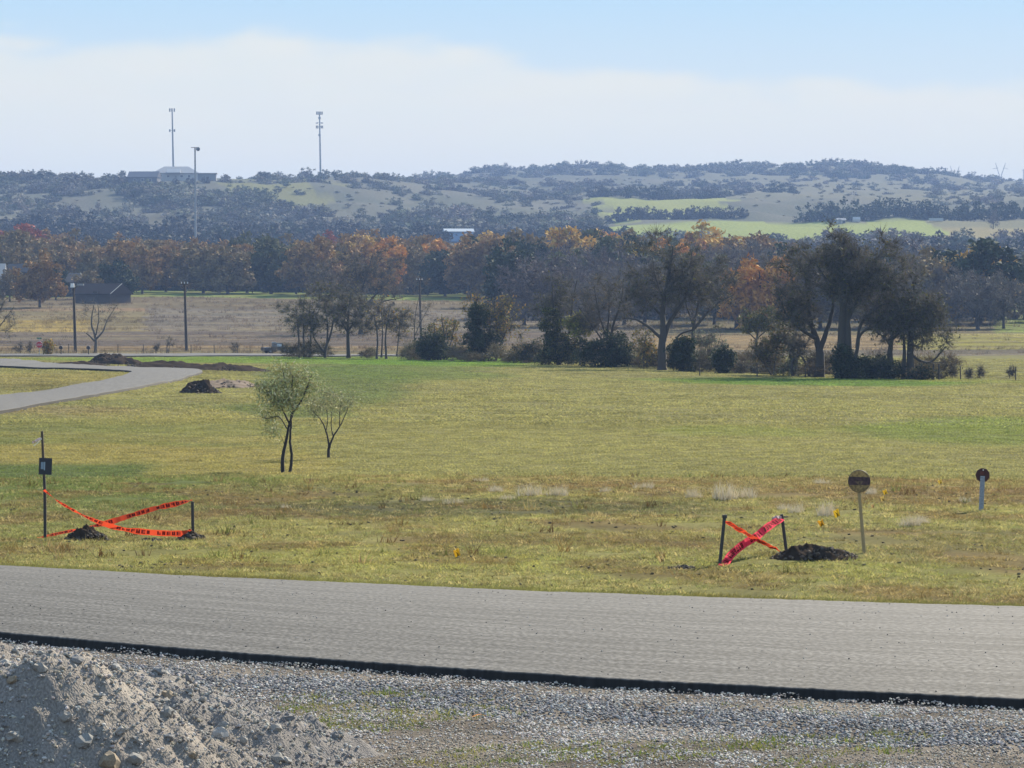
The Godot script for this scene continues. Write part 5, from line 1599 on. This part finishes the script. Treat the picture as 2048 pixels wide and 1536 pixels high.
	obj("street_blade", bx(Vector3(.5, .16, .02), Vector3(0, 1.93, .0)), mat(L(.05, .16, .10), .5), t)
	for q in [[122, 322.0, "dark roadside mailbox on a post left of the utility pole"], [177, 321.0, "dark roadside mailbox on a post right of the utility pole"]]:
		t = thing("mailbox", q[2], "mailbox", spot(q[0], q[1]))
		obj("post", bx(Vector3(.1, .75, .1), Vector3(0, .35, 0)), wood, t)
		obj("box", rod(Vector3(0, .85, -.28), Vector3(0, .85, .28), .2, .2, L(.05, .045, .05), 10), M.stone, t)
	# fences
	var wire := mat(L(.12, .11, .10), .7)
	for q in [[-60.0, 640.0, 331.0, 1.1, 50.0, "thin post and wire fence between the highway and the dry field"], [1400.0, 2140.0, 224.0, 1.0, 105.0, "sagging wire fence along the hedgerow at the right"]]:
		t = thing("wire_fence", q[5], "fence", spot((q[0] + q[1]) * .5, q[2]))
		var g := Geo.new()
		var u: float = q[0]
		var last := []
		while u < q[1]:
			var p := spot(u, q[2]) - t.position
			obj("post", rod(p + Vector3(0, -.2, 0), p + Vector3(rng.randf_range(-.05, .05), q[3], 0), .05, .045, Color.WHITE, 5), wood, t)
			var now := []
			for h in [.35, .65, .95]: now.append(p + Vector3(0, h * q[3], .06))
			for s in last.size(): g.tube(PackedVector3Array([last[s], now[s].lerp(last[s], .5) - Vector3(0, .05, 0), now[s]]), PackedFloat32Array([.008, .008, .008]), 3, Color.WHITE)
			last = now
			u += q[4] * rng.randf_range(.9, 1.1)
		obj("wires", g.mesh(), wire, t)
	t = thing("brace_posts", "pair of stout wooden fence posts with a rail right of the great trees", "fence posts", spot(1872, 221))
	for s in [-.19, .21]: obj("post", rod(Vector3(s, -.1, 0), Vector3(s + .02, 1.2, 0), .085, .075), wood, t)
	obj("rail", rod(Vector3(-.4, 1.27, .05), Vector3(.36, 1.31, .05), .035, .03, Color.WHITE, 6), wood, t)

func ring8(r: float, w: float) -> ArrayMesh:
	var pts := PackedVector3Array()
	var rad := PackedFloat32Array()
	for k in 9:
		pts.append(Vector3(cos(TAU * (k + .5) / 8.0) * r, sin(TAU * (k + .5) / 8.0) * r, 0))
		rad.append(w * .5)
	var g := Geo.new()
	g.tube(pts, rad, 4, Color.WHITE)
	return g.mesh()

# ---------------------------------------------------------------- buildings and a parked truck
func gable(w: float, d: float, h: float, over: float, thick: float, hip := 0.0) -> ArrayMesh:
	var g := Geo.new()
	var x := w * .5 + over
	var z := d * .5 + over
	var rx := x - hip
	var c := Color.WHITE
	var a := Vector3(-x, 0, z); var b := Vector3(x, 0, z); var e := Vector3(x, 0, -z); var f := Vector3(-x, 0, -z)
	var p := Vector3(-rx, h, 0); var q := Vector3(rx, h, 0)
	var dn := Vector3(0, -thick, 0)
	g.quad(a, p, q, b, c)
	g.quad(e, q, p, f, c)
	g.tri(b, q, e, c)
	g.tri(f, p, a, c)
	g.quad(a, b, b + dn, a + dn, c)
	g.quad(b, e, e + dn, b + dn, c)
	g.quad(e, f, f + dn, e + dn, c)
	g.quad(f, a, a + dn, f + dn, c)
	g.quad(a + dn, b + dn, e + dn, f + dn, c)
	return g.mesh()

func flat(c: Color) -> StandardMaterial3D:
	var m := mat(c, 1.0)
	m.metallic_specular = 0.05
	return m

func house(called: String, label: String, cat: String, at: Vector3, turn: float, w: float, d: float, wh: float, rh: float, wall_c: Color, roof_c: Color, wins: Array, door: float, hip := 0.0, over := 0.4) -> Node3D:
	var t := thing(called, label, cat, at, turn)
	obj("wall", bx(Vector3(w, wh + .6, d), Vector3(0, wh * .5 - .3, 0)), mat(wall_c, .85), t)
	obj("roof", gable(w, d, rh, over, .18, hip), flat(roof_c), t).position = Vector3(0, wh + .18, 0)
	var gl := mat(L(.03, .035, .045), .1)
	var fr := mat(L(.6, .6, .58), .6)
	for x in wins:
		var o := obj("window", bx(Vector3(1.5, 1.3, .08), Vector3(x, wh * .55, d * .5 + .04)), fr, t)
		obj("pane", bx(Vector3(1.3, 1.1, .04), Vector3(x, wh * .55, d * .5 + .09)), gl, o)
	if door > -90.0: obj("door", bx(Vector3(1.1, 2.1, .1), Vector3(door, 1.05, d * .5 + .05)), mat(wall_c * .6, .6), t)
	return t

func build_houses() -> void:
	house("roadside_house", "house with a grey shingled roof cut by the left edge of the picture", "house", spot(-76, 612, .2), 0.1, 17.0, 9.0, 3.0, 3.6, L(.055, .047, .042), L(.30, .30, .30), [-4, 2, 6], 4.2)
	house("dark_barn", "tall dark barn right of the grey-roofed house", "barn", spot(54, 634, .1), -0.15, 6.8, 9.0, 4.6, 1.8, L(.035, .04, .05), L(.035, .04, .05), [], 0.6)
	var t := house("low_house", "low dark house with a gable edge painted as sunlit behind the lamp pole", "house", spot(116, 622, .1), 0.5, 9.0, 7.5, 2.6, 2.0, L(.05, .055, .065), L(.045, .047, .052), [-2.0, 2.4], -.2)
	obj("sunlit_gable_edge", rod(Vector3(4.9, 2.7, 4.0), Vector3(4.95, 4.75, 0), .09, .09, L(.4, .36, .3), 4), M.plain, t)  # pale rod: sunlight on the roof edge put in as colour
	t = house("brown_shed", "low dark brown shed with a white roof edge behind the bare vase-shaped tree", "shed", spot(204, 585, .1), -0.55, 9.2, 6.4, 1.5, 2.0, L(.06, .05, .048), L(.045, .038, .037), [], 1.0)
	obj("roof_trim", rod(Vector3(5.03, 1.66, 3.6), Vector3(5.03, 3.66, 0), .08, .08, L(.5, .47, .43), 4), M.plain, t)
	tag(obj("parked_trailer", bx(Vector3(2.6, 1.1, 1.6), Vector3.ZERO), mat(L(.6, .66, .7), .4)), "small white trailer parked by the lamp pole at the tree belt", "trailer").position = spot(157, 640, .7)
	# hilltop house: three roofs
	t = house("hilltop_house", "big pale hilltop house with a broad hipped roof below the slim antenna mast", "house", spot(354, 1584, 1.6), 0.06, 23.0, 12.0, 3.4, 3.6, L(.40, .39, .36), L(.33, .33, .33), [-8, -4, 3, 7], 0.0, 6.0, .8)
	obj("entry_roof", gable(6.0, 5.0, 2.0, .5, .18), mat(L(.40, .40, .39), .6), t).position = Vector3(-1, 3.7, 6.5)
	obj("side_wing", bx(Vector3(9.5, 3.6, 9.0), Vector3(16.2, 1.5, 0)), mat(L(.20, .20, .20), .8), t)
	obj("wing_roof", bx(Vector3(10.8, .35, 10.4), Vector3(16.2, 3.5, 0)), mat(L(.33, .30, .29), .7), t)
	obj("chimney", bx(Vector3(.9, 2.2, .9), Vector3(-6.5, 5.6, -1)), mat(L(.2, .18, .17), .9), t)
	house("hillside_house", "dark gabled house lower left of the big hilltop house", "house", spot(290, 1535, .0), -0.1, 15.0, 9.0, 3.0, 3.0, L(.09, .09, .10), L(.13, .13, .145), [-4, 0, 4], 2.0)
	house("blue_barn", "pale blue metal barn with a white roof above the tree belt in mid valley", "barn", spot(917, 1190, .6), 0.1, 11.2, 8.0, 3.2, 1.2, L(.22, .34, .52), L(.38, .42, .46), [], 2.5)
	house("white_cottage", "tiny white cottage in front of the dark tree line at far right", "house", spot(1681, 1312), 0.1, 3.4, 3.0, 1.6, .8, L(.42, .42, .40), L(.30, .30, .30), [1.0], -.8)
	tag(obj("far_trailer", bx(Vector3(6.0, 1.2, 2.4), Vector3.ZERO), mat(L(.40, .42, .42), .6)), "long pale trailer at the edge of the far right meadow", "trailer").position = spot(1871, 1318, .9)
	tag(obj("far_shed", gable(3.0, 2.4, 1.1, 0.1, 1.1), mat(L(.40, .40, .39), .6)), "little white shed right of the tiny white cottage", "shed").position = spot(1712, 1315, 1.5)
	# pickup truck on the highway shoulder, seen from the side
	t = thing("pickup_truck", "dark pickup truck with pale windows parked behind the sapling by the highway", "pickup truck", spot(554, 336, .02), 0.5)
	t.scale = Vector3.ONE * .68
	var paint := mat(L(.06, .065, .08), .3, true, .3)
	var g := Geo.new()
	var prof := [Vector2(-2.5, .45), Vector2(-2.5, 1.0), Vector2(-.6, 1.02), Vector2(-.5, 1.7), Vector2(.55, 1.7), Vector2(1.15, 1.1), Vector2(2.4, .98), Vector2(2.5, .45)]
	for k in prof.size() - 1:
		g.quad(Vector3(prof[k].x, prof[k].y, .9), Vector3(prof[k + 1].x, prof[k + 1].y, .9), Vector3(prof[k + 1].x, prof[k + 1].y, -.9), Vector3(prof[k].x, prof[k].y, -.9), Color.WHITE)
	for s in [.9, -.9]:
		for q in [[0, 1, 2, 7], [2, 5, 6, 7], [2, 3, 4, 5]]:
			var p := []
			for e in q: p.append(Vector3(prof[e].x, prof[e].y, s))
			if s > 0: g.quad(p[0], p[1], p[2], p[3], Color.WHITE)
			else: g.quad(p[3], p[2], p[1], p[0], Color.WHITE)
	obj("body", g.mesh(), paint, t)
	obj("side_window", bx(Vector3(.85, .42, .03), Vector3(0, 1.36, .905)), mat(L(.42, .52, .60), .2), t)
	obj("windscreen", bx(Vector3(.04, .62, 1.5), Vector3(.87, 1.42, 0)), mat(L(.42, .52, .60), .2), t).rotation.z = .785
	for x in [-1.55, 1.55]:
		for z in [.82, -.82]:
			var o := obj("wheel", rod(Vector3(x, .38, z - .12), Vector3(x, .38, z + .12), .38, .38, L(.02, .02, .02), 14), M.plain, t)
			obj("rim", rod(Vector3(x, .38, z + (.1 if z > 0 else -.1)), Vector3(x, .38, z + (.14 if z > 0 else -.14)), .2, .2, L(.35, .35, .36), 10), M.plain, o)
	for z in [.6, -.6]: obj("headlight", bx(Vector3(.06, .18, .3), Vector3(2.5, .8, z)), mat(L(.6, .6, .6), .2), t)
	obj("bumper", bx(Vector3(.12, .2, 1.7), Vector3(2.52, .5, 0)), mat(L(.4, .4, .4), .3), t)

# ---------------------------------------------------------------- the scene
func _ready() -> void:
	# camera, sky, sun, exposure, air
	var cam := Camera3D.new()
	cam.name = "camera"
	cam.fov = rad_to_deg(2.0 * atan(768.0 / 6000.0))
	cam.near = 0.3
	cam.far = 12000.0
	cam.position = Vector3(0, EYE, 0)
	cam.rotation.x = -atan(TILT)
	cam.current = true
	add_child(cam)
	seed_all()
	var env := Environment.new()
	env.background_mode = Environment.BG_SKY
	var sky := Sky.new()
	var pm := PanoramaSkyMaterial.new()
	pm.panorama = make_sky()
	sky.sky_material = pm
	env.sky = sky
	env.background_energy_multiplier = 0.56
	env.tonemap_mode = Environment.TONE_MAPPER_LINEAR
	env.tonemap_exposure = 2.05
	env.fog_enabled = true
	env.fog_density = 0.0002
	env.fog_light_color = Color(0.66, 0.785, 1.0)
	env.sdfgi_enabled = true
	env.ssao_enabled = true
	env.ssil_enabled = true
	var we := WorldEnvironment.new()
	we.name = "world_environment"
	we.environment = env
	add_child(we)
	var sun := DirectionalLight3D.new()
	sun.name = "sun"
	sun.light_color = Color(1.0, 0.95, 0.86)
	sun.light_energy = 1.6
	sun.light_angular_distance = 0.5
	sun.shadow_enabled = true
	sun.sky_mode = DirectionalLight3D.SKY_MODE_LIGHT_ONLY
	add_child(sun)
	sun.look_at_from_position(SUN_DIR * 100.0, Vector3.ZERO, Vector3.UP)
	# shared materials and shapes
	M.bark = mat(Color.WHITE, 0.95)
	M.leaf = leafy(0.32)
	M.grass = leafy(0.9)
	M.straw = mat(L(.62, .54, .40), 0.8)
	M.straw.backlight_enabled = true
	M.straw.backlight = Color(0.6, 0.6, 0.6)
	M.straw.cull_mode = BaseMaterial3D.CULL_DISABLED
	M.stone = mat(Color.WHITE, 0.9)
	M.plain = mat(Color.WHITE, 0.7)
	M.dirt = mat(Color.WHITE, 1.0)
	M.dirt.albedo_texture = noise_tex(512, 0.06, 5, 0.7, 1.0, FastNoiseLite.TYPE_SIMPLEX, 15)
	M.dirt.uv1_scale = Vector3(1.6, 1.6, 1.6)
	M.dirt.heightmap_enabled = true
	M.dirt.heightmap_texture = M.dirt.albedo_texture
	M.dirt.heightmap_scale = 2.0
	M.soil = flat(L(.042, .033, .027))
	M.brown_soil = mat(L(.12, .085, .06), 1.0)
	M.pale_post = mat(L(.36, .42, .52), 0.5)
	M.pale_post.albedo_texture = noise_tex(128, 0.08, 4, 0.6, 1.0, FastNoiseLite.TYPE_SIMPLEX, 19)
	M.pale_post.uv1_triplanar = true
	M.pale_post.uv1_scale = Vector3(4, 4, 4)
	M.rocks = []
	for k in 5: M.rocks.append(rock(k, k > 0, 0.55))
	for k in 3: M.rocks.append(rock(k + 9, false, 0.45))
	M.stone_tints = []
	var st := noise_tex(256, 0.03, 4, 0.72, 1.0, FastNoiseLite.TYPE_SIMPLEX, 23)
	for c in [L(.33, .31, .28), L(.26, .255, .25), L(.32, .255, .18), L(.29, .28, .26), L(.40, .385, .36), L(.20, .195, .195)]:
		var m := mat(c, 0.9)
		m.albedo_texture = st
		m.uv1_triplanar = true
		m.uv1_scale = Vector3(0.7, 0.7, 0.7)
		M.stone_tints.append(m)
	# the land, then what stands on it
	prepare_land()
	prepare_patches()
	build_land()
	build_roads()
	build_houses()
	build_belt()
	build_woods()
	build_hedgerow()
	build_field_trees()
	build_poles()
	build_stakes()
	build_heap()
	build_gravel()
	build_grass()

func seed_all() -> void:
	rng.seed = 20231
	n_a.seed = 3
	n_a.frequency = 0.045
	n_a.fractal_octaves = 4
	n_b.seed = 7
	n_b.noise_type = FastNoiseLite.TYPE_SIMPLEX_SMOOTH
	n_b.frequency = 0.03
	n_b.fractal_octaves = 3
	n_c.seed = 11
	n_c.noise_type = FastNoiseLite.TYPE_SIMPLEX
	n_c.frequency = 0.02
	n_c.fractal_octaves = 3

# ---------------------------------------------------------------- the two young trees in the field
func build_field_trees() -> void:
	var pal := [L(.29, .32, .14), L(.23, .26, .11), L(.39, .40, .21), L(.50, .49, .32), L(.34, .31, .13)]
	var d := 78.0
	var o := {"n": 210, "leaves": 23, "cr": .27, "leaf": .05, "slim": .28, "twigs": 5, "tw": .003, "thick": .012, "pal": pal, "shell": .5, "rhomb": true, "gap": 0.0, "bark": L(.035, .03, .028), "bole": .9, "flat": .9}
	hedge_tree("young_tree", "taller young willow-like tree with two dark crossing stems in the field", "tree", 571, d, [
		[[-6, 0, -6, 28, 0, 62, 6, 92, 14, 122, 12, 158, 14, 195], .060, .012], [[7, 0, 12, 28, 9, 62, 11, 92, 13, 120], .046, .022], [[10, 92, -2, 118, -12, 136, -30, 152, -46, 178], .03, .008], [[14, 120, 30, 142, 42, 170, 52, 196], .032, .008], [[12, 130, 2, 168, -6, 205], .02, .006], [[2, 88, -14, 112, -36, 108, -52, 112], .018, .006], [[-2, 55, -12, 76, -26, 82], .008, .003]],
		[[4, 190, 44, 42], [-30, 160, 34, 36], [38, 175, 30, 36], [-38, 118, 32, 20], [-24, 84, 20, 14], [0, 145, 34, 26]], o, M.leaf, "young trees in the field")
	d = 86.0
	o = with(o, {"n": 90, "leaves": 16, "thick": .011, "bole": .7, "pal": [L(.29, .30, .15), L(.23, .24, .115), L(.38, .36, .21)]})
	hedge_tree("young_tree", "smaller paler young tree forked low, right of the taller one", "tree", 657, d, [
		[[0, 0, 1, 22], .052, .04], [[1, 20, -4, 48, -14, 72, -32, 92], .034, .009], [[1, 20, 10, 44, 24, 66, 38, 98], .034, .009], [[9, 44, 5, 62, 6, 92], .02, .008], [[-6, 50, -2, 74, -4, 98], .018, .006], [[22, 64, 22, 90, 26, 112], .016, .006]],
		[[4, 112, 42, 26], [-28, 98, 24, 24], [36, 112, 22, 24], [6, 128, 30, 16]], o, M.leaf, "young trees in the field")
